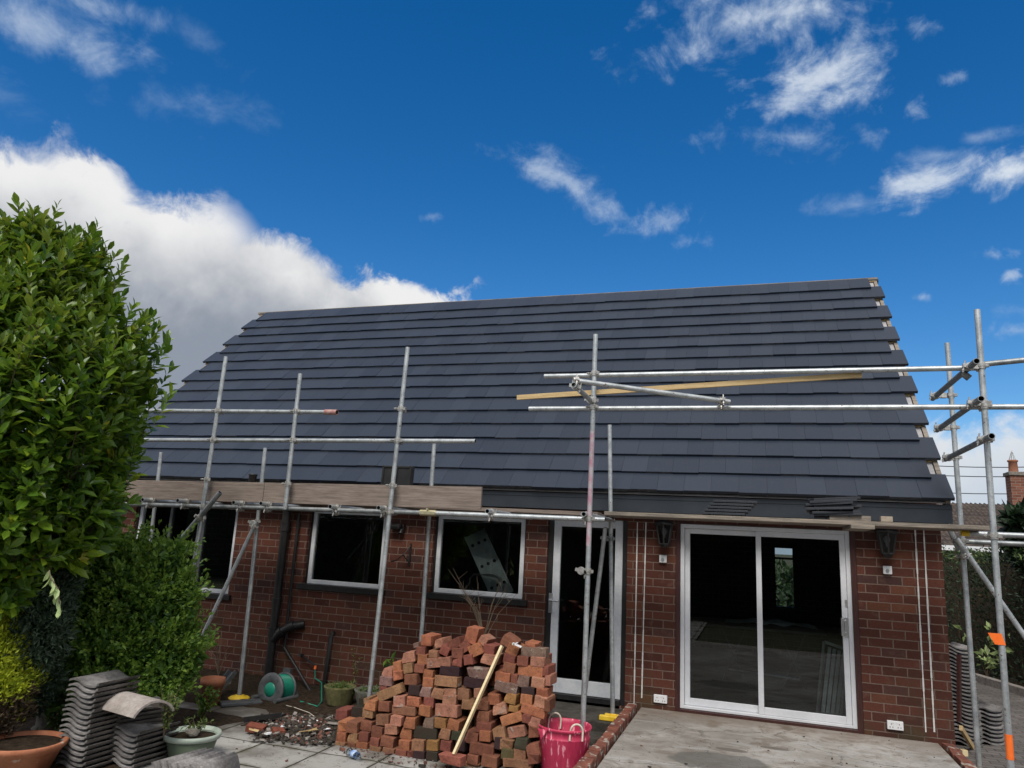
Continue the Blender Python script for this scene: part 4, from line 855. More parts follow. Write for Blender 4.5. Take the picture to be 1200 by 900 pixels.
def rnd_unit(n): v = rng.normal(size=(n,3)); return v/np.linalg.norm(v, axis=1, keepdims=True)
def foliage(name, mat, P, Dd, Nn, L, Wd, parent, tint, mi=None, **kw):
    V, Fs, k = leaves_mesh(P, Dd, Nn, L, Wd, **kw)
    o = raw_mesh(name, V.tolist(), Fs, mat, parent, np.repeat(tint, k))
    if mi is not None:
        nf = len(Fs)//len(P); o.data.polygons.foreach_set('material_index', np.tile(mi, nf).astype(np.int32))
    return o
def stems(mb, base, tips, r, seed=0):
    rr = random.Random(seed)
    for t in tips:
        m_ = base.lerp(t, .45)+Vector((rr.uniform(-.1,.1), rr.uniform(-.1,.1), rr.uniform(.0,.2)))*(t-base).length*.5
        pts = [base.lerp(m_, i/4).lerp(m_.lerp(t, i/4), i/4) for i in range(5)]; mb.path(pts, r, 6, 0, r*.25)
# --- the big laurel: crown outline by height around an axis just left of the picture
LD = 6.2
ax = at_d(-14, 660, LD); ax0 = Vector((ax.x, ax.y, 0))
prof = []
for (px, py) in ((13,227),(38,246),(78,264),(104,292),(116,325),(140,362),(163,395),(172,430),(176,465),(172,500),(160,530),(152,560),(150,600),(140,640),(112,668),(70,680)):
    p = at_d(px, py, LD); prof.append((p.z, max(.05, (Vector((p.x,p.y))-Vector((ax.x,ax.y))).length)))
prof.sort(); pz = np.array([a for a, _ in prof]); pr = np.array([b_ for _, b_ in prof])
zt, zb = pz.max(), pz.min()-.25
lau = thing('laurel_tree', 'large glossy cherry laurel rising above the eaves at the left edge', 'tree', ax0)
b = MB(); b.tube(ax0+Vector((0,0,-.05)), ax0+Vector((.05,.05,1.6)), .11, .07); stems(b, ax0+Vector((.05,.05,1.5)), [ax0+Vector((math.cos(a)*.8, math.sin(a)*.8, z_)) for a, z_ in ((0,3.0),(1.2,3.5),(2.5,3.2),(4,3.0),(5,3.6),(5.6,2.4),(3.2,2.3))], .05); b.build('trunk', MT['bark'], lau)
SP = []; SDv = []
while len(SP) < 2500:       # shoots
    z = rng.uniform(zb, zt-.27); a = rng.uniform(0, 2*PI)
    # only the sides that can be seen from the garden get the dense cover
    R_ = max(.04, np.interp(z, pz, pr)-.17-.80*max(0,(z-zb)/(zt-zb)-.42)); bump_ = .93+.13*vn(a*2.2+5, z*1.9)+.07*vn(a*5+1, z*4.3)
    q = R_*bump_*(1-abs(rng.normal())*.16) if rng.random() < .8 else R_*rng.uniform(.3,.9)
    d = np.array([math.cos(a), math.sin(a), 0]); 
    if d[0]*(-.6)+d[1]*.5 > .55 and rng.random() < .7: continue
    P_ = np.array([ax.x, ax.y, z])+d*max(.02, q-.10); SP.append(P_); up = .55+.75*(z-zb)/(zt-zb); SDv.append(d*rng.uniform(.35,.95)+np.array([0,0,up])+rng.normal(size=3)*.22)
for _ in range(150):
    z = rng.uniform(zb+(zt-zb)*.30, zt-.22); a = rng.uniform(-2.4, 1.5); R_ = max(.05, np.interp(z, pz, pr)-.16-.72*max(0,(z-zb)/(zt-zb)-.42)); d = np.array([math.cos(a), math.sin(a), 0]); SP.append(np.array([ax.x, ax.y, z])+d*R_*rng.uniform(.85,1.0)); SDv.append(d*.28+np.array([0,0,1.25])+rng.normal(size=3)*.15)
n_long = 150
SP, SDv = np.array(SP), np.array(SDv); SDv /= np.linalg.norm(SDv, axis=1, keepdims=True)
LP, LDv, LN, LL_, LT, LM = [], [], [], [], [], []
tw = MB()
for i in range(len(SP)):
    long_ = i >= len(SP)-n_long; n = rng.integers(11, 16) if long_ else rng.integers(8, 13); ln = rng.uniform(.26,.42) if long_ else rng.uniform(.15,.30); d = SDv[i]; e1 = np.cross(d, [.3,.2,.9]); e1 /= np.linalg.norm(e1); e2 = np.cross(d, e1); ph = rng.uniform(0,6.28); tb_ = rng.normal()*.13
    young_backlit = SP[i][2] > zb+(zt-zb)*.52 and rng.random() < .62
    hh = (SP[i][2]-zb)/(zt-zb)
    if i % 3 == 0: tw.path([Vector(SP[i]-d*.10), Vector(SP[i]+d*ln*.95)], .0035, 4)
    for j in range(n):
        t = (j+.5)/n; a = ph+j*2.4; o_ = e1*math.cos(a)+e2*math.sin(a); spread = 1.15-.75*t
        ld = d*(.42+.6*t)+o_*spread; LP.append(SP[i]+d*ln*t); LDv.append(ld); LN.append(d*1.0+rng.normal(size=3)*.25-o_*.1); LL_.append(rng.uniform(.105,.20)*(1-.25*t)*(1.08-.16*hh)*(1.0 if not young_backlit else .92)); LT.append(np.clip(.42+tb_+rng.normal()*.16+(.42 if rng.random() < .012 else 0),0,1)); LM.append(1 if young_backlit else 0)
LP, LDv, LN = map(np.array, (LP, LDv, LN)); LL_ = np.array(LL_)
foliage('crown', [MT['laurel'], MT['laurel_young_backlit']], LP, LDv, LN, LL_, LL_*.42, lau, np.array(LT), np.array(LM), fold=.16, droop=.14)
tw.build('twigs', MT['bark'], lau)
# a broken spray hanging with pale undersides
c = at_d(58, 668, 5.0); b = MB(); pts = [c+Vector((0,0,.0)), c+Vector((.02,0,-.05)), at_d(68,690,5.0), at_d(70,712,5.0)]; b.path(pts, .004, 5); hs_ = b.build('hanging_spray', MT['twig'], lau)
n = 14; P_ = np.array([list(pts[min(3, i//4)].lerp(pts[min(3, i//4+1)], (i % 4)/4)) for i in range(n)]); Dd = np.array([[rng.normal()*.6, rng.normal()*.6, -1] for _ in range(n)]); V, Fs, k = leaves_mesh(P_, Dd, rnd_unit(n), .085, .036); lo = raw_mesh('pale_leaves', V.tolist(), Fs, MT['pale_leaf'], None, np.repeat(rng.random(n), k)); lo.parent = hs_
# --- shrubs made of lumps of small leaves
def lump_shrub(name, label, lumps, nleaf, L, mat, cat='shrub', stemmat='bark', ratio=.5, tmean=.45, simple=True, updir=.35, sprigs=0):
    """lumps: (centre, (rx, ry, rz)); leaves sit mostly near the skin of each lump"""
    base = Vector((sum(c.x for c, _ in lumps)/len(lumps), sum(c.y for c, _ in lumps)/len(lumps), 0))
    t = thing(name, label, cat, base)
    b = MB(); stems(b, base, [c+Vector((0,0,.3*r_[2])) for c, r_ in lumps], .022, 3); b.build('stems', MT[stemmat], t)
    vol = np.array([r_[0]*r_[1]+r_[0]*r_[2] for _, r_ in lumps]); vol /= vol.sum()
    Ps, Ds, Ts = [], [], []
    for (c, r_), w in zip(lumps, vol):
        n = int(nleaf*w); d = rnd_unit(n); rad = 1-np.abs(rng.normal(size=n))*.17; rad *= 1+.22*np.array([vn(x*2.6+c.x*3, y*2.6+z_*2.1+c.z) for x, y, z_ in d])+.16*np.array([vn(x*6.5+c.x*5, y*6.5+z_*5+c.z) for x, y, z_ in d]); 
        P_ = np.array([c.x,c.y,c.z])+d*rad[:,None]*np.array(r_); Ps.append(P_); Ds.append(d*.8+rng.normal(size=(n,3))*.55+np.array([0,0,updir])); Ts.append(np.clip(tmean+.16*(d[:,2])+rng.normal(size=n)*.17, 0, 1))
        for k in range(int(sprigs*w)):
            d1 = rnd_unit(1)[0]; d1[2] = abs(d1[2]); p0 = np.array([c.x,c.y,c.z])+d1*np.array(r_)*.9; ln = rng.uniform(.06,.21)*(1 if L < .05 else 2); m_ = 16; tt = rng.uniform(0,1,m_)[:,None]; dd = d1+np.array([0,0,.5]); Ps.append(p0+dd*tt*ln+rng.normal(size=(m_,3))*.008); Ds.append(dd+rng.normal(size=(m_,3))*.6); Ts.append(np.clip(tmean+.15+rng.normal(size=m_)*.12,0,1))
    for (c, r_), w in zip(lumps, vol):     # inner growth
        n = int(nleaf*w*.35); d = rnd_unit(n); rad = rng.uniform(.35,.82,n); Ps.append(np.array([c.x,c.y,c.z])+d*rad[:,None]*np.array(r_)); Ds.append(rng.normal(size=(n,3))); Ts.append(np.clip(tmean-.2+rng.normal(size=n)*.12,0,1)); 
    big = sum(len(q) for q in Ps[:-len(lumps)])
    P_, D2, T_ = np.concatenate(Ps), np.concatenate(Ds), np.concatenate(Ts); keep = P_[:,2] > .02; inner = (np.arange(len(P_)) >= big)[keep]; P_, D2, T_ = P_[keep], D2[keep], T_[keep]
    Ls = L*rng.uniform(.55,1.55,len(P_))*np.where(inner, 2.6, 1.0); foliage('leaves', MT[mat], P_, D2, rnd_unit(len(P_))+np.array([0,0,.6]), Ls, Ls*ratio, t, T_, simple=simple)
    return t
def L_(px, py, d, rpx, rpz, ry=None): c = at_d(px, py, d); k = d/F; return (c, (rpx*k, (ry or rpx)*k, rpz*k))
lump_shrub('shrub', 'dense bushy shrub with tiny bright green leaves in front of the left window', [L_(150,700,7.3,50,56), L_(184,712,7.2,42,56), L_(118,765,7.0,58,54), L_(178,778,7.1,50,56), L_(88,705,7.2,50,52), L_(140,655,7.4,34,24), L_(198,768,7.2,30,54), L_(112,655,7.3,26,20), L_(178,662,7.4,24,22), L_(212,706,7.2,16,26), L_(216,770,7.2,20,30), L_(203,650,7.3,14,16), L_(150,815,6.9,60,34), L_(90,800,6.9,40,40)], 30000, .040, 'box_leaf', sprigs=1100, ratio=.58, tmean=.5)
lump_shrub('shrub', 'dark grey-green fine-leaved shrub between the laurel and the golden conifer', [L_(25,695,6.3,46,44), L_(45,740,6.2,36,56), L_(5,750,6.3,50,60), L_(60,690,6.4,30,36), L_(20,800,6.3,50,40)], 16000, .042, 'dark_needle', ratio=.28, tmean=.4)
# --- golden conifer in its pot
pc = at_z(22,905,.0); pt_ = thing('plant_pot', 'large terracotta pot holding the golden conifer at the left edge', 'pot', pc)
k = (pc-EYE).dot(FW)/F; R_ = 45*k; hp_ = at_y(22,866,pc.y).z
b = MB(); b.lathe(pc, [(0,0),(R_*.66,0),(R_*.90,hp_*.72),(R_*.92,hp_*.72),(R_*.95,hp_*.78),(R_*.96,hp_*.80),(R_*1.0,hp_*.83),(R_*1.03,hp_*.97),(R_*1.0,hp_),(R_*.93,hp_*.985),(R_*.90,hp_*.86)], 48); b.build('pot_body', MT['terracotta'], pt_)
b = MB(); b.lathe(pc, [(0,hp_*.90),(R_*.5,hp_*.90),(R_*.91,hp_*.87)], 24); b.build('soil', MT['soil'], pt_)
cf = thing('conifer', 'dwarf golden conifer, bright yellow-green above and brown below, in the terracotta pot', 'conifer', pc+Vector((0,0,hp_*.88)))
Pc, Dc, Tc, Mc = [], [], [], []
topz = at_y(-4,704,pc.y).z; cax = Vector((at_y(-2,760,pc.y).x, pc.y, 0)); H_ = topz-hp_*.88
for i in range(2300):
    t = rng.random()**.75; a = rng.uniform(0,2*PI); rr = np.interp(t, [0,.1,.3,.55,.8,1], [.16,.26,.33,.29,.19,.02])*(1+.30*vn(a*1.6, t*6)+.12*vn(a*4, t*14))*H_/1.05*1.0
    q = rr*(1-abs(rng.normal())*.12); z = hp_*.88+t*H_; c = np.array([cax.x+math.cos(a)*q, cax.y+math.sin(a)*q, z]); d = np.array([math.cos(a)*.8, math.sin(a)*.8, .75]); dead = (t < .36+.10*vn(a*1.5, 2)) and rng.random() < .90
    m_ = 16; tt = rng.normal(size=(m_,3))*.022; Pc.append(c+tt); Dc.append(d+rng.normal(size=(m_,3))*.5); Tc.append(np.clip(.45+.35*rng.normal()*.5+rng.normal(size=m_)*.15+.15*t,0,1)); Mc.append(np.full(m_, 1 if dead else 0))
Pc, Dc, Tc, Mc = map(np.concatenate, (Pc, Dc, Tc, Mc)); Ls = rng.uniform(.03,.055,len(Pc)); foliage('foliage', [MT['gold'], MT['dead_spray']], Pc, Dc, rnd_unit(len(Pc)), Ls, Ls*.32, cf, Tc, Mc, simple=True)
b = MB(); b.path([cax+Vector((0,0,hp_*.85)), cax+Vector((.02,.01,hp_+.25)), cax+Vector((0,0,topz-.2))], .025, 8, 0, .006); 
for i in range(14):
    a = random.uniform(0,6.28); z = hp_+random.uniform(.02,.3); b.path([cax+Vector((0,0,z)), cax+Vector((math.cos(a)*.1,math.sin(a)*.1,z+.05)), cax+Vector((math.cos(a)*.22,math.sin(a)*.22,z+.13))], .006, 5, 0, .002)
b.build('trunk', MT['twig'], cf)
# --- weathered stone figure in the shade of the shrub (a worn, lumpy garden ornament)
c = at_z(52, 857, 0); topo = at_y(52, 785, c.y).z
b = MB(); pr_ = [(0,0),(.12,0),(.125,.05),(.09,.08),(.085,.2),(.10,.30),(.11,.40),(.085,.47),(.05,.51),(.062,.56),(.06,.62),(.035,.66),(0,.67)]
b.lathe((0,0,0), [(r_*.9, z_*topo/.67) for r_, z_ in pr_], 26, 0, None, .10); b.path([(.08,-.03,.42*topo/.67),(.10,-.09,.30*topo/.67),(.02,-.12,.30*topo/.67)], .03, 8, 0, .022); b.path([(-.08,-.03,.42*topo/.67),(-.09,-.09,.33*topo/.67),(-.0,-.12,.36*topo/.67)], .03, 8, 0, .022)
o = b.build('garden_ornament', MT['stone'], loc=(0,0,0)); o.location = c; tag(o, 'weathered grey stone garden figure half hidden between the shrubs', 'ornament')
# ------------------------------------------------------------------ old roof tiles in stacks
def wave_tile():
    W2, Lt, n = .33, .42, 22; V = []; Fc = []
    def prof_(u): return .024*math.sin(u*2*PI*1.0+.35)*(1 if u < .52 else .55)+(.014 if u > .93 else 0)
    for (yy, lift) in ((0,.0),(Lt,0.0)):
        for th in (0,-.016):
            for i in range(n+1): u = i/n; V.append(((u-.5)*W2, yy-Lt/2, prof_(u)+th))
    m_ = n+1
    for i in range(n):
        a0, b0, a1, b1 = i, m_+i, 2*m_+i, 3*m_+i
        Fc += [(a0,a0+1,a1+1,a1), (b0,b1,b1+1,b0+1), (a0,b0,b0+1,a0+1), (a1,a1+1,b1+1,b1)]
    Fc += [(0,2*m_,3*m_,m_), (n,m_+n,3*m_+n,2*m_+n)]
    mi = [0]*len(Fc); mi[-1] = mi[-2] = 1
    o = raw_mesh('old_roof_tile', V, Fc, [MT['concrete_tile'], MT['concrete_tile_edge']], None, None, mi, True)
    for p_ in o.data.polygons: p_.use_smooth = p_.index % 4 in (0,1) and p_.index < 4*n
    return o
wt = wave_tile(); used = [False]
def old_tile(loc, rot, label, group, sc=1.0):
    o = dup(wt) if used[0] else wt; used[0] = True
    o.location = loc; o.rotation_euler = rot; o.scale = (sc,sc,sc); tag(o, label, 'roof tile', group); return o
g0 = at_z(101,907,.0); ztop = at_y(100,797,g0.y).z; nT = 17
for i in range(nT):
    t = i/(nT-1); z = .03+t*(ztop-.05); jx = .022*vn(i*.9,2)-.03*(1-abs(t-.45)*2); jy = .022*vn(i*.7,8)
    old_tile((g0.x-.165+jx, g0.y+.21+jy, z), (.02*vn(i,5)+.01, .03*vn(i*1.3,1)+.03, -.05+.07*vn(i*.8,4)), ('grey wavy concrete tile in the tall stack beside the golden conifer' if i < nT-1 else 'topmost wavy grey tile of the tall stack beside the golden conifer'), 'old tiles in the tall stack')
g1 = at_z(160,903,.0); z1 = at_y(160,857,g1.y).z
for i in range(7): old_tile((g1.x-.165+.015*vn(i,3), g1.y+.21, .03+i*(z1-.04)/6), (.01,.02*vn(i,7)+.02,-.10+.06*vn(i*1.7,2)), 'grey wavy tile in the low stack right of the tall stack', 'old tiles in the low stack')
g2 = at_d(158, 850, 6.35); zz = at_d(158,823,6.35).z; n2 = max(6, int(zz/.034))
for i in range(n2): old_tile((g2.x+.02*vn(i,3), g2.y+.03*vn(i,1), .03+i*(zz-.03)/n2), (.03,.04,-.45+.08*vn(i*1.3,9)), 'grey wavy tile in the stack behind, under the pale ridge tile', 'old tiles in the rear stack')
ra, rb_ = at_d(149,810,6.2), at_d(188,820,5.95); rd = (rb_-ra).normalized(); rs = rd.cross(Vector((0,0,1))).normalized()
b = MB(); V = []; nn_ = 14
for (pp, _) in ((ra-rd*.03,0),(rb_+rd*.02,0)):
    for rr_ in (.175,.158):
        for i in range(nn_+1): a = -1.15+2.3*i/nn_; V.append(pp+(rs*math.sin(a)*1.15+Vector((0,0,1))*math.cos(a))*rr_-Vector((0,0,.17))+rs*.05)
m_ = nn_+1; Fq = []
for i in range(nn_): Fq += [(i,i+1,2*m_+i+1,2*m_+i), (m_+i,3*m_+i,3*m_+i+1,m_+i+1), (i,m_+i,m_+i+1,i+1), (2*m_+i,2*m_+i+1,3*m_+i+1,3*m_+i)]
Fq += [(0,2*m_,3*m_,m_), (nn_,m_+nn_,3*m_+nn_,2*m_+nn_)]; b.add(V, Fq, 0, False)
o = b.build('ridge_tile', noisy('pale_old_ridge_tile', (.22,.19,.17), (.42,.38,.35), .9, 0, 5, 7, .5, .004, bscale=45), loc=ra); tag(o, 'pale curved ridge tile lying on top of the rear stack', 'ridge tile')
va = at_z(180,889,.27); vb = at_z(224,877,.27); vdir = (vb-va).normalized(); wdir = Vector((vdir.y,-vdir.x,0)); udir = (Vector((0,0,1))*.93-wdir*.36).normalized()
for i in range(7):
    R_t = Matrix((udir, vdir, udir.cross(vdir))).transposed() @ Matrix.Rotation(.04*vn(i*2.3,1),3,'X')
    c = va+wdir*(.050*i)+vdir*(.21+.04*vn(i*3,4)+.012*i)-udir*(.180+.025*vn(i*3.1,9)); old_tile(tuple(c), tuple(R_t.to_euler()), 'grey tile standing on edge in the row at the bottom left', 'old tiles standing on edge')
for i in range(4):
    c = at_z(66,900,.0); old_tile((c.x-.16, c.y+.30, .03+i*.04), (0,0,.1+.06*vn(i,3)), 'dark wavy tile lying low behind the terracotta pot rim', 'old tiles behind the pot')
# ------------------------------------------------------------------ green planter and small pots
pg = at_z(222,888,.0); k = (pg-EYE).dot(FW)/F; R_ = 31*k; hh = at_y(222,857,pg.y).z
gp_ = thing('planter', 'round sage green plastic planter with weeds and a stone in it', 'planter', pg)
b = MB(); b.lathe(pg, [(0,0),(R_*.72,0),(R_*.78,.04),(R_*.93,hh-.05),(R_*.90,hh-.03)], 36); b.build('planter_body', MT['green_plastic'], gp_)
b = MB(); b.lathe(pg, [(R_*.92,hh-.045),(R_*1.02,hh-.042),(R_*1.05,hh-.02),(R_*1.04,hh),(R_*.97,hh),(R_*.90,hh-.04)], 40, 0, None, .012); b.build('rim', MT['green_rim'], gp_)
b = MB(); b.lathe(pg, [(0,hh-.02),(R_*.5,hh-.025),(R_*.92,hh-.045)], 24); b.build('soil', MT['soil'], gp_)
def rock(name, loc, s, mat, label, cat='stone', seed=0):
    bm = bmesh.new(); bmesh.ops.create_icosphere(bm, subdivisions=2, radius=1)
    from mathutils import noise as mn
    for v in bm.verts: v.co *= 1+.35*mn.noise(v.co*1.3+Vector((seed*3.1,0,0)))
    me = bpy.data.meshes.new(name); bm.to_mesh(me); bm.free(); me.materials.append(MT[mat]); o = bpy.data.objects.new(name, me); COL.objects.link(o); o.location = loc; o.scale = s; tag(o, label, cat); return o
rock('stone', pg+Vector((.04,-.05,hh+.01)), (.06,.05,.035), 'stone', 'grey stone lying in the green planter')
def weed(name, label, base, h, n, spread, L, ratio=.35, mat='weed', cat='weed', tmean=.45, ns=7):
    t = thing(name, label, cat, base); b = MB(); Ps, Ds = [], []
    for i in range(ns):
        a = rng.uniform(0,6.28); tip = Vector((math.cos(a)*spread*rng.uniform(.2,1), math.sin(a)*spread*rng.uniform(.2,1), h*rng.uniform(.55,1))); mid_ = Vector((tip.x*.3, tip.y*.3, tip.z*.55)); pts = [base, base+mid_, base+tip]; b.path(pts, .004, 4, 0, .0015)
        for j in range(max(1, n//ns)):
            tt = rng.uniform(.2,1); p = base.lerp(base+mid_, tt).lerp((base+mid_).lerp(base+tip, tt), tt); Ps.append(list(p)); Ds.append(rng.normal(size=3)+np.array([tip.x,tip.y,.3]))
    b.build('stems', MT['twig'] if mat == 'dead_spray' else MT['bark'], t); Ps, Ds = np.array(Ps), np.array(Ds); Ls = L*rng.uniform(.6,1.3,len(Ps)); foliage('leaves', MT[mat], Ps, Ds, rnd_unit(len(Ps))+np.array([0,0,.8]), Ls, Ls*ratio, t, np.clip(tmean+rng.normal(size=len(Ps))*.2,0,1), simple=True); return t
weed('weed', 'low straggly weed growing in the green planter', pg+Vector((.0,.03,hh-.02)), .13, 160, .17, .04)
weed('weed', 'tall thin weed with dry stems beside the green planter', at_d(192,862,6.0)*1.0, .42, 330, .14, .035, .4, tmean=.55, ns=12)
weed('weed', 'leafy green weed at the foot of the small-leaved shrub', at_z(72,868,.0), .26, 120, .2, .06, .6, tmean=.5)
weed('weed', 'bright leafy shoot growing out beside the hose reel raking tube', at_z(236,845,.0), .42, 170, .22, .06, .5, 'box_leaf', 'shoot', .6, 10)
weed('weed', 'thin dry weed standing against the wall behind the grey planter', Vector((at_y(415,800,-.2).x,-.2,.02)), .62, 90, .12, .035, .4, tmean=.8, ns=5)
weed('weed', 'fine dead stems by the left end of the wall', Vector((at_y(255,800,-.3).x,-.3,.02)), .6, 60, .3, .03, .2, 'dead_spray', tmean=.4, ns=12)
weed('weed', 'green dock leaves growing behind the top left of the brick heap', Vector((at_y(464,770,-1.5).x,-1.5,.5)), .2, 40, .12, .09, .5, 'box_leaf', tmean=.45)
weed('weed', 'yellowish sprig behind the top of the brick heap', Vector((at_y(583,757,-1.7).x,-1.7,.75)), .12, 50, .08, .05, .5, tmean=.75)
# dead shrub in front of the right-hand window
base = Vector((at_y(567,742,-.7).x, -.7, 0)); tds = thing('dead_shrub', 'leafless dead shrub with thin twigs below the right-hand window', 'shrub', base); b = MB()
top_c = at_y(567,742,-.7)
b.path([base, base.lerp(top_c,.6)+Vector((.02,0,0)), top_c], .014, 6, 0, .009)
for i in range(16):
    tip = at_y(567+random.uniform(-42,48), 665+random.uniform(0,38), -.7+random.uniform(-.15,.15)); m_ = top_c.lerp(tip, .4)+Vector((random.uniform(-.03,.03),0,.05)); b.path([top_c+Vector((0,0,-.1*random.random())), m_, tip], .005, 4, 0, .0016)
    for j in range(2): t2 = m_.lerp(tip, random.uniform(.3,.7)); b.path([t2, t2+Vector((random.uniform(-.1,.1), random.uniform(-.05,.05), random.uniform(.02,.12)))], .0025, 4, 0, .001)
b.build('branches', MT['twig'], tds)
# ------------------------------------------------------------------ pipes, lamps and things along the wall
def at_wall(px, py, off): return at_y(px, py, -off)
sx_ = at_wall(333,640,.10).x; zt_ = at_wall(335,606,.10).z; sx2 = at_wall(312,800,.1).x; sx_ = (sx_+sx2)/2
sp_ = thing('soil_pipe', 'thick black soil pipe with a branch running down the brick wall behind the hose reel', 'pipe', (sx_, -.10, 0))
b = MB(); b.tube((sx_,-.10,.0), (sx_,-.10,SOF), .055, n=18); b.build('pipe', MT['black_plastic'], sp_)
for z_ in (zt_-.12, 1.0, .62): 
    b = MB(); b.tube((sx_,-.10,z_-.07), (sx_,-.10,z_+.05), .066, n=18); b.tube((sx_,-.10,z_+.03), (sx_,-.10,z_+.055), .071, n=18); b.build('pipe_collar', MT['black_plastic'], sp_)
b = MB(); b.path([(sx_,-.10,.50),(sx_+.12,-.11,.62),(sx_+.25,-.10,.70),(sx_+.42,-.02,.74)], .055, 14); b.path([(sx_+.10,-.11,.60),(sx_+.15,-.11,.64)], .066, 14); b.path([(sx_+.24,-.10,.695),(sx_+.30,-.08,.715)], .066, 14); b.build('branch', MT['black_plastic'], sp_)
b = MB(); b.path([(sx_+.02,-.1,SOF-.16),(sx_+.14,-.11,SOF-.12),(sx_+.22,-.1,SOF-.10)], .05, 12); b.build('branch', MT['black_plastic'], sp_)
p0, p1, p2 = at_wall(350,610,.05), at_wall(333,757,.05), at_wall(371,822,.45)
wx = (p0.x+p1.x)/2; b = MB(); b.path([(wx,-.05,p0.z+.1),(wx,-.05,p1.z+.01),(wx+.01,-.055,p1.z-.02),tuple(p2)], .02, 10); o = b.build('waste_pipe', MT['black_plastic'], loc=(wx,-.05,1.0)); tag(o, 'thin black waste pipe kinked out diagonally over the hose reel', 'pipe')
q0, q1 = at_wall(389,742,.05), at_wall(381,795,.05); b = MB(); b.path([(q0.x,-.0,q0.z+.0),(q0.x,-.05,q0.z),(q0.x-.01,-.055,q0.z-.03),(q1.x,-.055,q1.z),(q1.x,-.055,.0)], .026, 10); o = b.build('stand_pipe', MT['black_plastic'], loc=(q1.x,-.05,.3)); tag(o, 'short black standpipe turning into the wall beside the outside tap', 'pipe')
# tap and hose end
t0 = at_wall(353,768,.05); t1 = at_wall(370,780,.12); tp = thing('garden_tap', 'outside tap on a bent black pipe with a green hose connected', 'tap', (t0.x,-.02,t0.z))
b = MB(); b.path([(t0.x,.0,t0.z),(t0.x,-.05,t0.z),tuple(t1)], .013, 8); b.tube((t0.x,-.045,t0.z), (t0.x,-.09,t0.z+.01), .02); b.build('tap_pipe', MT['black_plastic'], tp)
b = MB(); b.tube(t1, t1+Vector((.0,-.01,-.045)), .016); b.build('connector', MT['orange_tape'], tp)
b = MB(); e_ = at_z(377,822,.03); b.path([t1+Vector((0,-.01,-.04)), t1+Vector((.02,-.02,-.15)), at_wall(377,800,.2), e_, at_z(372,828,.02), at_z(352,822,.02)], .009, 8); o = b.build('garden_hose', MT['reel_green'], loc=t1); tag(o, 'green hose hanging from the outside tap down to the soil', 'hose')
# hose reel
hc = at_y(322,807,-1.05); hx = thing('hose_reel', 'green and grey hose reel standing by the soil pipe', 'hose reel', (hc.x,hc.y,0))
k = (hc-EYE).dot(FW)/F; Rr = 18.5*k; axd = Vector((.55,.83,0)).normalized() if False else Vector((-.42,-.90,.05)).normalized(); axd = Vector((.50,.86,0)); fr_ = Vector((-.10,-.99,.10)).normalized()
Rm = fr_.to_track_quat('Z','Y').to_matrix()
c0 = at_y(317,808,-1.12)
b = MB(); b.lathe(c0, [(Rr*.42,.012),(Rr*.46,.02),(Rr*.94,.012),(Rr,.0),(Rr,-.015),(Rr*.9,-.02),(Rr*.4,-.01)], 36, 0, Rm); 
for i in range(7):
    a = i*2*PI/7; b.box(c0+Rm @ Vector((math.cos(a)*Rr*.7, math.sin(a)*Rr*.7, .014)), (Rr*.22, Rr*.16, .012), Rm @ Matrix.Rotation(a,3,'Z'))
b.build('reel_flange', MT['reel_grey'], hx)
b = MB(); b.lathe(c0, [(0,.024),(Rr*.40,.022),(Rr*.43,.012)], 30, 0, Rm); b.build('reel_hub', MT['reel_green'], hx)
b = MB(); b.lathe(c0+fr_*-.24, [(0,.0),(Rr*.98,.0),(Rr,.012),(Rr*.9,.02)], 36, 0, Rm); b.build('reel_flange', MT['reel_grey'], hx)
b = MB()
pf2 = []
for i in range(11): z_ = -.025-i*.019; pf2 += [(Rr*.80,z_),(Rr*.86,z_-.006),(Rr*.86,z_-.013),(Rr*.80,z_-.019)]
b.lathe(c0, pf2, 36, 0, Rm); b.build('coiled_hose', MT['reel_green'], hx)
sd2 = Rm @ Vector((1,0,0)); sd2.z = 0; sd2.normalize()
b = MB(); c1 = c0+fr_*-.27
for s_ in (-1,1): b.bar(c1+Vector((0,0,Rr*.9)), Vector((c1.x,c1.y,.03))+sd2*s_*Rr*.95, .035, .05, fr_); 
b.bar(Vector((c1.x,c1.y,.03))-sd2*Rr, Vector((c1.x,c1.y,.03))+sd2*Rr, .045, .04); b.tube(Vector((c1.x,c1.y,.03))+sd2*Rr*.9, Vector((c0.x,c0.y,.03))+sd2*Rr*.9+fr_*.1, .026); b.tube(Vector((c1.x,c1.y,.03))-sd2*Rr*.9, Vector((c0.x,c0.y,.03))-sd2*Rr*.9+fr_*.1, .026); b.box(c1+Vector((0,0,Rr*1.05)), (.10,.05,.06), None)
b.build('reel_stand', MT['reel_grey'], hx)
b = MB(); b.path([c0+Vector((.22,-.05,-Rr*.7)), at_z(345,829,.03), at_z(362,835,.04), at_z(373,843,.03)], .004, 6); o = b.build('cord', MT['rope'], loc=c0); tag(o, 'thin pale cord trailing from the hose reel over the rubble', 'cord')
# grey plastic channel pieces
a0, a1 = at_y(250,818,-1.35), at_y(274,788,-1.1); b = MB(); b.bar(a0, a1, .10, .012, (-.3,-1,.4)); b.bar(a0+Vector((-.045,-.02,.02)), a1+Vector((-.045,-.02,.02)), .010, .05, (-.3,-1,.4)); b.bar(a0+Vector((.045,-.02,.02)), a1+Vector((.045,-.02,.02)), .010, .05, (-.3,-1,.4)); o = b.build('plastic_channel', MT['reel_grey'], loc=a0); tag(o, 'grey plastic channel leaning up left of the yellow foot', 'channel')
a0, a1 = at_z(258,825,.025), at_z(306,822,.025); b = MB(); b.bar(a0, a1, .16, .04); o = b.build('plastic_channel', MT['reel_grey'], bevel=.01, loc=a0); tag(o, 'grey plastic channel lying flat under the yellow foot', 'channel')
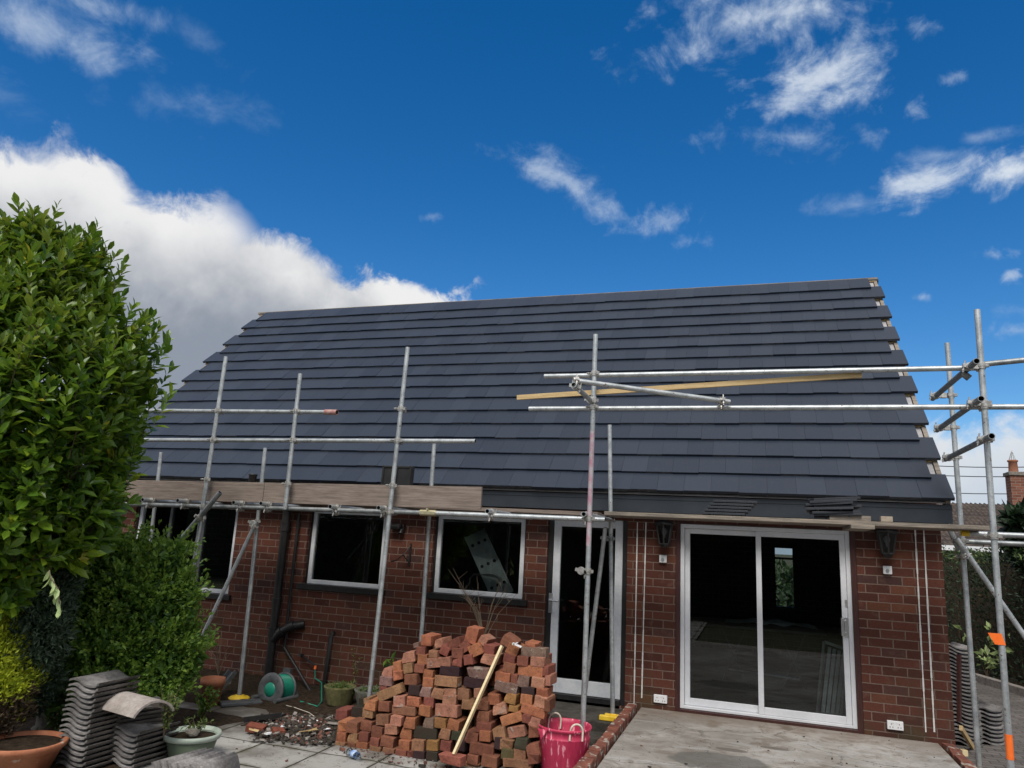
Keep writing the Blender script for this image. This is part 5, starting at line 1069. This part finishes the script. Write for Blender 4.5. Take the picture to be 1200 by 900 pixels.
# pots at the wall
def trough(px, py, w, mat, label):
    c = at_z(px, py, .02); k = (c-EYE).dot(FW)/F; r_ = w*k/2; h = r_*1.15; t = thing('stone_planter', label, 'planter', c)
    b = MB(); b.lathe(c, [(0,0),(r_*.72,0)]+[(r_*(.74+.26*(i/9))*(1+(.03 if i % 2 else -.0)), h*i/9) for i in range(1,10)]+[(r_*.9,h),(r_*.85,h*.85),(0,h*.82)], 30, 0, None, .03); b.build('planter_body', MT[mat], t)
    P_ = np.array([[c.x+np.clip(rng.normal(),-1.7,1.7)*r_*.45, c.y+np.clip(rng.normal(),-1.7,1.7)*r_*.45, h*.9+abs(rng.normal())*.03] for _ in range(240)]); D2 = rng.normal(size=(240,3))+np.array([0,0,1.0]); foliage('moss', MT['weed'], P_, D2, rnd_unit(240), .036, .016, t, np.clip(.35+rng.normal(size=240)*.2,0,1), simple=True)
trough(397,826,37,'planter_moss','mossy yellow-green basket-pattern planter beside the outside tap'); trough(434,832,40,'planter_grey','dark grey basket-pattern planter behind the left end of the brick heap')
c = at_z(246,826,.0); b = MB(); k = (c-EYE).dot(FW)/F; b.lathe((0,0,0), [(0,0),(10*k,0),(12.5*k,22*k),(14*k,22*k),(14*k,30*k),(12*k,30*k),(11*k,24*k),(0,24*k)], 24); o = b.build('plant_pot', MT['terracotta']); o.location = c; tag(o, 'small terracotta pot standing by the wall left of the hose reel', 'pot')
# wall lanterns
def lantern(px, py, label):
    p = at_wall(px, py, .13); t = thing('wall_lantern', label, 'wall lamp', (p.x, 0, p.z)); t0_ = Vector((p.x,-.13,p.z))
    b = MB(); R6 = lambda r_, z_: [(t0_.x+r_*math.cos(k*PI/3+PI/6), t0_.y+r_*math.sin(k*PI/3+PI/6), t0_.z+z_) for k in range(6)]
    for k in range(6):
        a_, c_ = R6(.10,.10)[k], R6(.062,-.12)[k]; b.bar(a_, c_, .014, .014)
        for (r_, z_) in ((.10,.10),(.062,-.12)): b.bar(R6(r_,z_)[k], R6(r_,z_)[(k+1)%6], .014, .014)
    rings = [R6(.125,.10), R6(.13,.112), R6(.07,.15), R6(.02,.17)]
    for i in range(3): b.add(rings[i]+rings[i+1], [(k,(k+1)%6,6+(k+1)%6,6+k) for k in range(6)])
    b.add(R6(.125,.10), [tuple(range(6))]); rr2 = [R6(.062,-.12), R6(.04,-.155), R6(.012,-.17)]
    for i in range(2): b.add(rr2[i]+rr2[i+1], [(k,6+k,6+(k+1)%6,(k+1)%6) for k in range(6)])
    b.span((t0_.x-.045,-.03,t0_.z-.14), (t0_.x+.045,-.001,t0_.z+.12)); b.bar((t0_.x,-.02,t0_.z-.13), (t0_.x,-.12,t0_.z-.15), .03, .03); b.build('lantern_frame', MT['black_plastic'], t)
    b = MB(); b.add(R6(.096,.095)+R6(.060,-.115), [(k,(k+1)%6,6+(k+1)%6,6+k) for k in range(6)]); b.build('lantern_glass', MT['lamp_glass'], t)
    b = MB(); b.lathe(t0_, [(0,.065),(.022,.06),(.033,.035),(.030,.01),(.017,-.02),(.014,-.055),(0,-.055)], 16); b.build('bulb', MT['bulb'], t)
lantern(778.5,625,'black six-sided wall lantern with a white bulb between the back door and sliding doors'); lantern(1039.5,635,'black six-sided wall lantern with a white bulb right of the sliding doors')
def socket(px, py, w, label, double=False):
    p = at_wall(px, py, .018); t = thing('electrical_socket' if double else 'light_switch', label, 'socket' if double else 'switch', p); h = .086
    b = MB(); b.span((p.x-w/2,-.034,p.z-h/2), (p.x+w/2,-.002,p.z+h/2)); b.build('plate', MT['white_socket'], t, bevel=.006)
    if double:
        b = MB()
        for sx in (-.037,.037):
            for dx, dz in ((0,.018),(-.013,-.012),(.013,-.012)): b.box((p.x+sx+dx,-.035,p.z+dz-.005), (.006,.004,.010))
        b.build('socket_holes', MT['black_plastic'], t)
        for sx in (-.02,.02): b = MB(); b.box((p.x+sx,-.036,p.z+.028), (.014,.006,.016)); b.build('rocker', MT['white_socket'], t)
    else: b = MB(); b.tube((p.x-.003,-.033,p.z-.004), (p.x-.003,-.046,p.z-.004), .018, n=16); b.build('dial', MT['chrome'], t)
socket(777,655,.086,'small square white switch plate below the left wall lantern'); socket(1040,668,.086,'small square white switch plate below the right wall lantern')
socket(774,819,.150,'white double socket low on the wall left of the sliding doors', True); socket(1049,850,.150,'white double socket low on the wall right of the sliding doors', True)
# security light and hanging-basket bracket
p = at_wall(470,619,.06); t = thing('security_light', 'black security light fixed under the eaves between the two smaller windows', 'security light', (p.x,0,p.z))
b = MB(); b.box((p.x,-.03,p.z), (.08,.06,.09)); b.tube((p.x,-.05,p.z-.02), (p.x,-.07,p.z-.07), .035); b.build('sensor', MT['black_plastic'], t, bevel=.01)
b = MB(); b.box((p.x-.07,-.10,p.z+.02), (.17,.09,.06), Matrix.Rotation(.35,3,'X')); b.build('lamp_head', MT['black_plastic'], t, bevel=.015)
p = at_wall(481,645,.01); b = MB(); b.bar((p.x,-.012,p.z+.09), (p.x,-.012,p.z-.19), .022, .012, (0,1,0)); b.path([(p.x,-.015,p.z-.16),(p.x-.06,-.10,p.z-.06),(p.x-.10,-.2,p.z-.13),(p.x-.14,-.26,p.z-.15)], .008, 6); b.path([(p.x,-.015,p.z+.06),(p.x-.05,-.1,p.z-.06)], .006, 6); o = b.build('basket_bracket', MT['black_plastic'], loc=p); tag(o, 'black iron hanging-basket bracket on the wall between two windows', 'bracket')
# ------------------------------------------------------------------ rubble in front of the reel
b = MB(); 
def rub(px, py): p = at_z(px, py, .02); return p
for i in range(1600):
    px = random.gauss(352,32); py = random.gauss(854,9)
    if not (292 < px < 402 and 838 < py < 869+ (px-292)*.06): continue
    p = rub(px, py); s = random.uniform(.008,.036); hgt = .02+.07*max(0, 1-abs(px-355)/50)*max(0, 1-abs(py-853)/14)
    b.box(p+Vector((0,0,random.uniform(0,hgt))), (s*random.uniform(.7,1.8), s, s*random.uniform(.3,.8)), Euler((random.uniform(-.6,.6),random.uniform(-.6,.6),random.uniform(0,3))).to_matrix(), random.choice((0,0,0,0,0,0,1,2)), s*.12)
MT['rub_red'] = noisy('brick_crumb', (.08,.035,.025), (.17,.07,.05), .9, 0, 20, bump=.4); MT['rub_grey'] = noisy('mortar_crumb', (.15,.13,.115), (.30,.28,.255), .9, 0, 20, bump=.4)
o = b.build('rubble', [MT['rubble_dark'], MT['rub_red'], MT['rub_grey']]); tag(o, 'heap of dark soil, brick crumbs and plaster scraps on the paving', 'rubble', None, 'stuff')
for (px, py, w, h, ang, mat, lab) in ((313,866,.085,.04,-.6,'white_socket','white plastic scrap lying at the front edge of the rubble'),(330,858,.12,.012,-1.2,'white_socket','thin white strip standing out of the middle of the rubble'),(351,853,.10,.03,-.5,'white_socket','white plaster shard near the centre of the rubble'),(358,857,.12,.02,-.3,'white_socket','jagged white shard at the right of the rubble centre'),(373,852,.05,.04,.2,'bulb','small round white lump in the rubble'),(392,854,.16,.06,.25,'rub_grey','pale flat slab of mortar against the brick heap'),(383,861,.06,.05,.8,'white_socket','white folded scrap beside the left end of the brick heap'),(361,863,.18,.014,.5,'batten_wood','thin wooden stick lying across the rubble'),(297,862,.10,.02,.1,'batten_wood','pale wood splinter at the left edge of the rubble'),(322,866,.09,.03,-.1,'rub_grey','grey mortar piece at the lower edge of the rubble')):
    p = rub(px, py)+Vector((0,0,.05)); b = MB(); b.box((0,0,0), (w,h,.012), None, 0, .006); b.box((w*.2,h*.2,.006), (w*.5,h*.6,.012), Matrix.Rotation(.5,3,'Z')); o = b.build('scrap', MT[mat]); o.location = p; o.rotation_euler = (random.uniform(-.5,.5), random.uniform(-.3,.3), ang); tag(o, lab, 'scrap')
p = rub(310,848); b = MB(); b.bar((-.20,-.03,.02), (.20,.03,.10), .10, .02); b.bar((-.20,-.08,.03), (.20,-.02,.11), .012, .05); o = b.build('gutter_offcut', MT['black_plastic'], bevel=.004); o.location = p; tag(o, 'offcut of black guttering lying on the rubble', 'gutter offcut')
for i, (px, py, a) in enumerate(((300,857,.2),(325,862,.9))):
    o = bpy.data.objects.new('brick', BM[i+2]); COL.objects.link(o); o.location = rub(px, py)+Vector((0,0,.03)); o.rotation_euler = (.1,.1,a); o.scale = (.8-.3*i,1,.9); o.color = (.22,.07,.045,.2); tag(o, ('dark red brick lying at the left end of the rubble under the gutter offcut','broken red half brick in the rubble')[i], 'brick')
# ------------------------------------------------------------------ things inside, seen through the glass
p0, p1 = at_y(556,625,.55), at_y(590,700,.38); b = MB(); d = (p1-p0).normalized(); wv = Vector((.26,.06,0)); nrm_ = d.cross(wv).normalized()
b.bar(p0, p1, .02, .3, nrm_.cross(d)); 
tq = thing('folding_ladder', 'grey aluminium folding ladder with round holes leaning inside the right-hand window', 'ladder', p0)
b = MB(); R_l = Matrix((d, nrm_.cross(d), nrm_)).transposed(); LLn = (p1-p0).length
b.box((p0+p1)/2, (LLn,.27,.02), R_l); b.box((p0+p1)/2+R_l @ Vector((0,.14,.012)), (LLn,.02,.05), R_l); b.box((p0+p1)/2+R_l @ Vector((0,-.14,.012)), (LLn,.02,.05), R_l); b.box((p0+p1)/2+R_l @ Vector((0,.05,.012)), (LLn,.012,.03), R_l); b.box((p0+p1)/2+R_l @ Vector((0,-.05,.012)), (LLn,.012,.03), R_l); b.build('ladder_tread', MT['alu'], tq)
b = MB()
for i in range(3):
    for j in (-.09,0,.09): c = p0.lerp(p1, .16+i*.33)+R_l @ Vector((0,j,0)); b.tube(c-nrm_*.0145, c+nrm_*.0145, .022, n=14)
b.build('ladder_holes', MT['dark_hole'], tq)
a0, a1 = at_y(550,694,.40), at_y(588,690,.40); b = MB(); b.path([a0-Vector((0,0,.1)), at_y(551,678,.4), at_y(555,673,.4), at_y(580,674,.4), at_y(586,678,.4), at_y(588,692,.4)], .012, 8); o = b.build('tap_spout', MT['chrome'], loc=a0); tag(o, 'curved chrome kitchen tap inside the right-hand window', 'tap')
c = at_y(546,694,.42); b = MB(); b.lathe((0,0,-.04), [(0,0),(.055,0),(.055,.12),(.045,.15),(.05,.18),(.02,.20),(.02,.23),(0,.23)], 16); o = b.build('plastic_bottle', MT['clear']); o.location = c; tag(o, 'large clear bottle on the sill inside the right-hand window', 'bottle')
# room behind the sliding doors: trestle, dust sheet, slatted chair
FZ = .195
cx = at_y(985,800,1.1); t = thing('folding_chair', 'grey slatted folding chair propped inside the right sliding door', 'chair', (cx.x,.9,FZ))
q00, q01, q10, q11 = at_y(958,836,.55), at_y(966,752,.75), at_y(986,838,.55), at_y(994,762,.75)
b = MB()
for s_ in (0,1): b.bar(q00.lerp(q10,s_), q01.lerp(q11,s_), .03, .03)
b.bar(q00, q10, .03, .03); b.bar(q01, q11, .03, .03); b.build('frame', MT['alu'], t)
for s_ in (.22,.42,.62,.82): b = MB(); b.bar(q00.lerp(q10,s_), q01.lerp(q11,s_)-Vector((0,0,.04)), .036, .012, (0,1,0)); b.build('slat', MT['alu'], t)
tb2 = thing('work_table', 'folding metal work table under a crumpled pale sheet behind the sliding doors', 'table', (.1,2.2,FZ))
c = Vector((.08,2.3,FZ+.78)); b = MB(); b.box(c, (1.6,.6,.03)); b.build('table_top', MT['inner_floor'], tb2)
for s_ in (-1,1): b = MB(); b.bar((c.x+s_*.55,c.y-.22,c.z), (c.x+s_*.2,c.y-.22,FZ), .02, .02); b.bar((c.x+s_*.2,c.y+.22,c.z), (c.x+s_*.55,c.y+.22,FZ), .02, .02); b.build('leg', MT['reel_grey'], tb2)
b = MB(); b.bar((c.x-.45,c.y-.24,FZ+.22), (c.x+.45,c.y-.24,FZ+.18), .02, .02); b.build('cross_rail', MT['chrome'], tb2)
n = 22; V = []; Fc = []
for j in range(n+1):
    for i in range(n+1): u, v_ = i/n*2-1, j/n*2-1; V.append((c.x+.1+u*.6, c.y+v_*.28, c.z+.03+.05*(1+vn(u*3,v_*3+9))*max(0, 1-u*u*.6)))
for j in range(n):
    for i in range(n): a = j*(n+1)+i; Fc.append((a,a+1,a+n+2,a+n+1))
o = raw_mesh('dust_sheet', V, Fc, noisy('pale_sheet', (.6,.62,.66), (.75,.76,.78), .8, 0, 6, bump=.1), smooth=True); tag(o, 'crumpled pale dust sheet on the work table behind the sliding doors', 'dust sheet')
# ------------------------------------------------------------------ right-hand side: tile stacks, hedge, neighbour, chimney, wires
dr = .06
for i in range(26):
    p = at_y(1117,880,1.0); old_tile((2.0+.10+.012*vn(i,2)-.0015*i, .95+.02*vn(i,5), dr+.03+i*.040), (.03*vn(i,3),.10+.03*vn(i,8),.25+.06*vn(i*.7,1)), 'grey wavy tile in the tall leaning stack against the house corner', 'old tiles stacked by the house corner')
for i in range(9): old_tile((2.36+.015*vn(i,4), 1.15+.02*vn(i,6), dr+.03+i*.043), (.02*vn(i,3),.04*vn(i,8),.35+.08*vn(i*.9,2)), 'grey wavy tile in the short stack beside the drive', 'old tiles stacked beside the drive')
a0, a1 = Vector((2.03,.30,1.05)), at_z(1133,853,.10); b = MB(); b.bar(a0, at_y(1124,846,.2), .03, .05); o = b.build('timber_offcut', MT['brown_timber'], loc=a0); tag(o, 'dark timber length leaning on the tiles by the house corner', 'timber offcut')
a0, a1 = at_y(1126,853,.1), at_z(1140,876,.07); b = MB(); b.bar(a0, a1, .03, .05); o = b.build('timber_offcut', MT['batten_wood'], loc=a0); tag(o, 'yellow timber end lying beside the tiles at the house corner', 'timber offcut')
c = at_z(1129,882,.09); b = MB(); b.box((0,0,0), (.06,.06,.06)); o = b.build('timber_offcut', MT['new_wood'], bevel=.003); o.location = c; o.rotation_euler = (0,0,.4); tag(o, 'small square block of yellow timber on the drive', 'timber offcut')
k0, k1 = at_z(1112,785,dr+.05), at_z(1205,813,dr+.05); b = MB(); kd = (k1-k0).normalized(); b.bar(k0-kd*3, k1+kd*5, .12, .14); struct(b.build('kerb', MT['rub_grey'], bevel=.01))
kn = Vector((-kd.y, kd.x, 0)); kn = kn if kn.y > 0 else -kn
b = MB(); b.bar(k0-kd*3+kn*.3, k1+kd*5+kn*.3, .35, .08); struct(b.build('hedge_border', MT['soil']))
b = MB()
for i in range(760):
    if i >= 420: px = random.uniform(392,640); py = np.interp(px, [392,480,640], [878,893,905])-random.uniform(-5,9); z = .006
    elif i < 220: px, py = random.uniform(690,1110), 900-abs(random.gauss(0,30)); z = .214
    else: px, py = random.uniform(230,640), random.uniform(868,900); z = .004
    px, py = float(px), float(py)
    p = at_z(px, py, z)
    if z > .1 and not (SLX0+.02 < p.x < SLX1-.02 and p.y < -.05): continue
    q = random.uniform(.002,.006)*(2.6 if random.random() < .06 else 1)*(2.0 if i >= 420 else 1); b.box(p+Vector((0,0,q*.3)), (q*random.uniform(.8,2.2), q, q*.6), Euler((random.uniform(-.3,.3),random.uniform(-.3,.3),random.uniform(0,3))).to_matrix(), random.choice((0,0,1,2) if i < 420 else (1,1,0,2)), q*.15)
o = b.build('grit', [MT['rubble_dark'], MT['rub_red'], MT['rub_grey']]); tag(o, 'grit and crumbs of brick and mortar scattered on the concrete', 'grit', None, 'stuff')
# hedge: dense dark sprays over a bumpy body, brown and thin in places
hd = thing('hedge', 'tall dark conifer hedge with brown bare patches beyond the drive', 'hedge', k1+kn*.8)
hz = at_d(1150,642,(k0+kn*.6-EYE).dot(FW)).z
n = 15000; s_ = rng.uniform(-2.6,5.5,n); w_ = np.abs(rng.normal(size=n))*.22+.25; zz_ = rng.uniform(.02,1,n); hzv = np.array([hz*(.96+.10*vn(a,3)+.06*vn(a*4,1)) for a in s_]); P_ = np.array(k0)[None,:]+np.array(kd)[None,:]*s_[:,None]+np.array(kn)[None,:]*(w_+.35*np.array([vn(a*1.2,b_*2.2) for a, b_ in zip(s_, zz_)]))[:,None]; P_[:,2] = zz_*hzv
topm = rng.random(n) < .15; P_[topm,2] = hzv[topm]*rng.uniform(.93,1.03,topm.sum())
D2 = -np.array(kn)[None,:]*.7+rng.normal(size=(n,3))*.6+np.array([0,0,.5]); T_ = np.clip(.35+.35*(P_[:,2] > hzv*.94)+rng.normal(size=n)*.2,0,1)
br_ = np.array([vn(a*1.5+3, b_*1.2) for a, b_ in zip(s_, zz_*2)]) > .34
foliage('foliage', [MT['hedge'], MT['dead_spray']], P_, D2, rnd_unit(n), rng.uniform(.04,.10,n), rng.uniform(.015,.035,n), hd, T_, br_.astype(int), simple=True)
b = MB()
for i in range(26):
    a = -2.4+i*.3; q = k0+kd*a+kn*.75; b.path([q, q+Vector((random.uniform(-.2,.2),0,hz*.5)), q+Vector((random.uniform(-.4,.4),random.uniform(-.2,.1),hz*.95))], .02, 5, 0, .006)
b.bar(k0-kd*2.6+kn*1.1+Vector((0,0,hz*.44)), k0+kd*5.5+kn*1.1+Vector((0,0,hz*.44)), .3, hz*.88); b.build('trunks', MT['bark'], hd)
weed('weed', 'pale large-leaved sapling growing in front of the hedge', k0+kd*.9-kn*-.12, hz*.42, 46, .5, .17, .5, 'pale_leaf', 'sapling', .3, 7)
# neighbouring bungalow
NB = 17.0
e0, e1 = at_d(1128,643,NB), at_d(1260,646,NB); rt = at_d(1128,594,NB+3.2)
nb = thing('neighbour_house', 'neighbouring bungalow with a dark tiled roof and white gutter behind the hedge', 'house', (e0.x+3,e0.y+3,0))
X0, X1, EYv, EZ, RZ = e0.x-2.2, e0.x+14, e0.y, e0.z, rt.z
b = MB(); nrow = 13
for i in range(nrow):
    t0_, t1_ = i/nrow, (i+1)/nrow+.03; y0_, y1_ = EYv-.3+t0_*3.6, EYv-.3+t1_*3.6; z0_, z1_ = EZ+.05+t0_*(RZ-EZ), EZ+.05+t1_*(RZ-EZ); m_ = 150
    V = []; Fc = []
    for jj in range(m_*4+1):
        x = X0+(X1-X0)*jj/(m_*4); w = .035*max(0, math.sin(jj/4*2*PI)); V += [(x,y0_,z0_+.05+w), (x,y1_,z1_+.005+w), (x,y0_,z0_+.01)]
    for jj in range(m_*4): a = jj*3; Fc += [(a,a+3,a+4,a+1), (a+2,a+5,a+3,a)]
    b.add(V, Fc, 0, False)
b.build('roof', noisy('old_brown_roof_tile', (.045,.036,.032), (.11,.085,.07), .9, 0, 3, 6, .3, .01), nb)
b = MB(); b.span((X0+.2,EYv+.2,0), (X1-.2,EYv+6.4,EZ)); b.add([(X0+.2,EYv+.2,EZ),(X0+.2,EYv+6.4,EZ),(X0+.2,EYv+3.3,RZ-.1)], [(0,1,2)]); b.build('wall', MT['far_brick'], nb)
b = MB(); b.bar((X0,EYv-.35,EZ), (X1,EYv-.35,EZ), .12, .11); b.build('gutter', MT['white_upvc'], nb)
ch = at_d(1196,592,NB+3.0); ct = at_d(1196,553,NB+3.0); k = (NB+3)/F
chm = b = MB(); w = 21*k; b.span((ch.x-w/2,ch.y-.22,ch.z-.8), (ch.x+w/2,ch.y+.22,ct.z-.10)); co = b.build('chimney', MT['far_brick'], nb)
b = MB(); b.span((ch.x-w/2-.04,ch.y-.26,ct.z-.10), (ch.x+w/2+.04,ch.y+.26,ct.z)); o = b.build('chimney_cap', MT['stone'], bevel=.01); o.parent = co
b = MB(); b.lathe((ch.x-4*k,ch.y,ct.z), [(.12,0),(.105,.28),(.13,.30),(.13,.34),(.09,.35)], 16); o = b.build('chimney_pot', MT['ridge_cap']); o.parent = co
b = MB()
for i in range(8): a = i*PI/4; b.path([(ch.x-4*k+.09*math.cos(a),ch.y+.09*math.sin(a),ct.z+.34), (ch.x-4*k,ch.y,ct.z+.62)], .006, 4)
o = b.build('chimney_guard', MT['zinc']); o.parent = co
# a tall dark shape of neighbouring shrubbery at the frame edge
lump_shrub('tree', 'rounded dark evergreen at the right edge in front of the neighbouring roof', [L_(1204,612,12,18,18), L_(1215,640,12,26,30)], 2500, .10, 'hedge', 'tree', tmean=.3)
for i, (ya, yb) in enumerate(((535,541),(546,552),(566,572))):
    p, q = at_d(900,ya-14,34), at_d(1300,yb+2,26); pts = [p.lerp(q, t/12)-Vector((0,0,.5*4*(t/12)*(1-t/12))) for t in range(13)]; b = MB(); b.path(pts, .018, 5); o = b.build('overhead_wire', MT['black_plastic'], loc=p); tag(o, ('highest','middle','lowest')[i]+' of the three thin overhead wires right of the roof', 'wire', 'overhead wires')
# garden beyond the rear window, and an unseen hedge added behind the viewer to darken the reflections
lump_shrub('shrub', 'round green shrub seen through the house in the rear window', [(Vector((bw1.x*1.7+.1, YB+4.5, .55)), (1.5,1.0,1.25))], 2500, .12, 'hedge', tmean=.55)
n = 16000; P_ = np.stack([rng.uniform(-34,26,n), -15.5+rng.normal(size=n)*.25, rng.uniform(0,3.6,n)], 1); bh = thing('hedge', 'unseen hedge added behind the viewer to darken the reflections in the glass', 'hedge', (-2,-15.5,0)); b = MB(); b.span((-34,-16.6,0), (26,-15.6,3.5)); b.build('added_hedge_core', MT['bark'], bh); foliage('foliage', MT['hedge'], P_, rng.normal(size=(n,3))+np.array([0,.8,.4]), rnd_unit(n), .22, .09, bh, np.clip(.35+rng.normal(size=n)*.2,0,1), simple=True)
SC.view_settings.exposure = 1.23
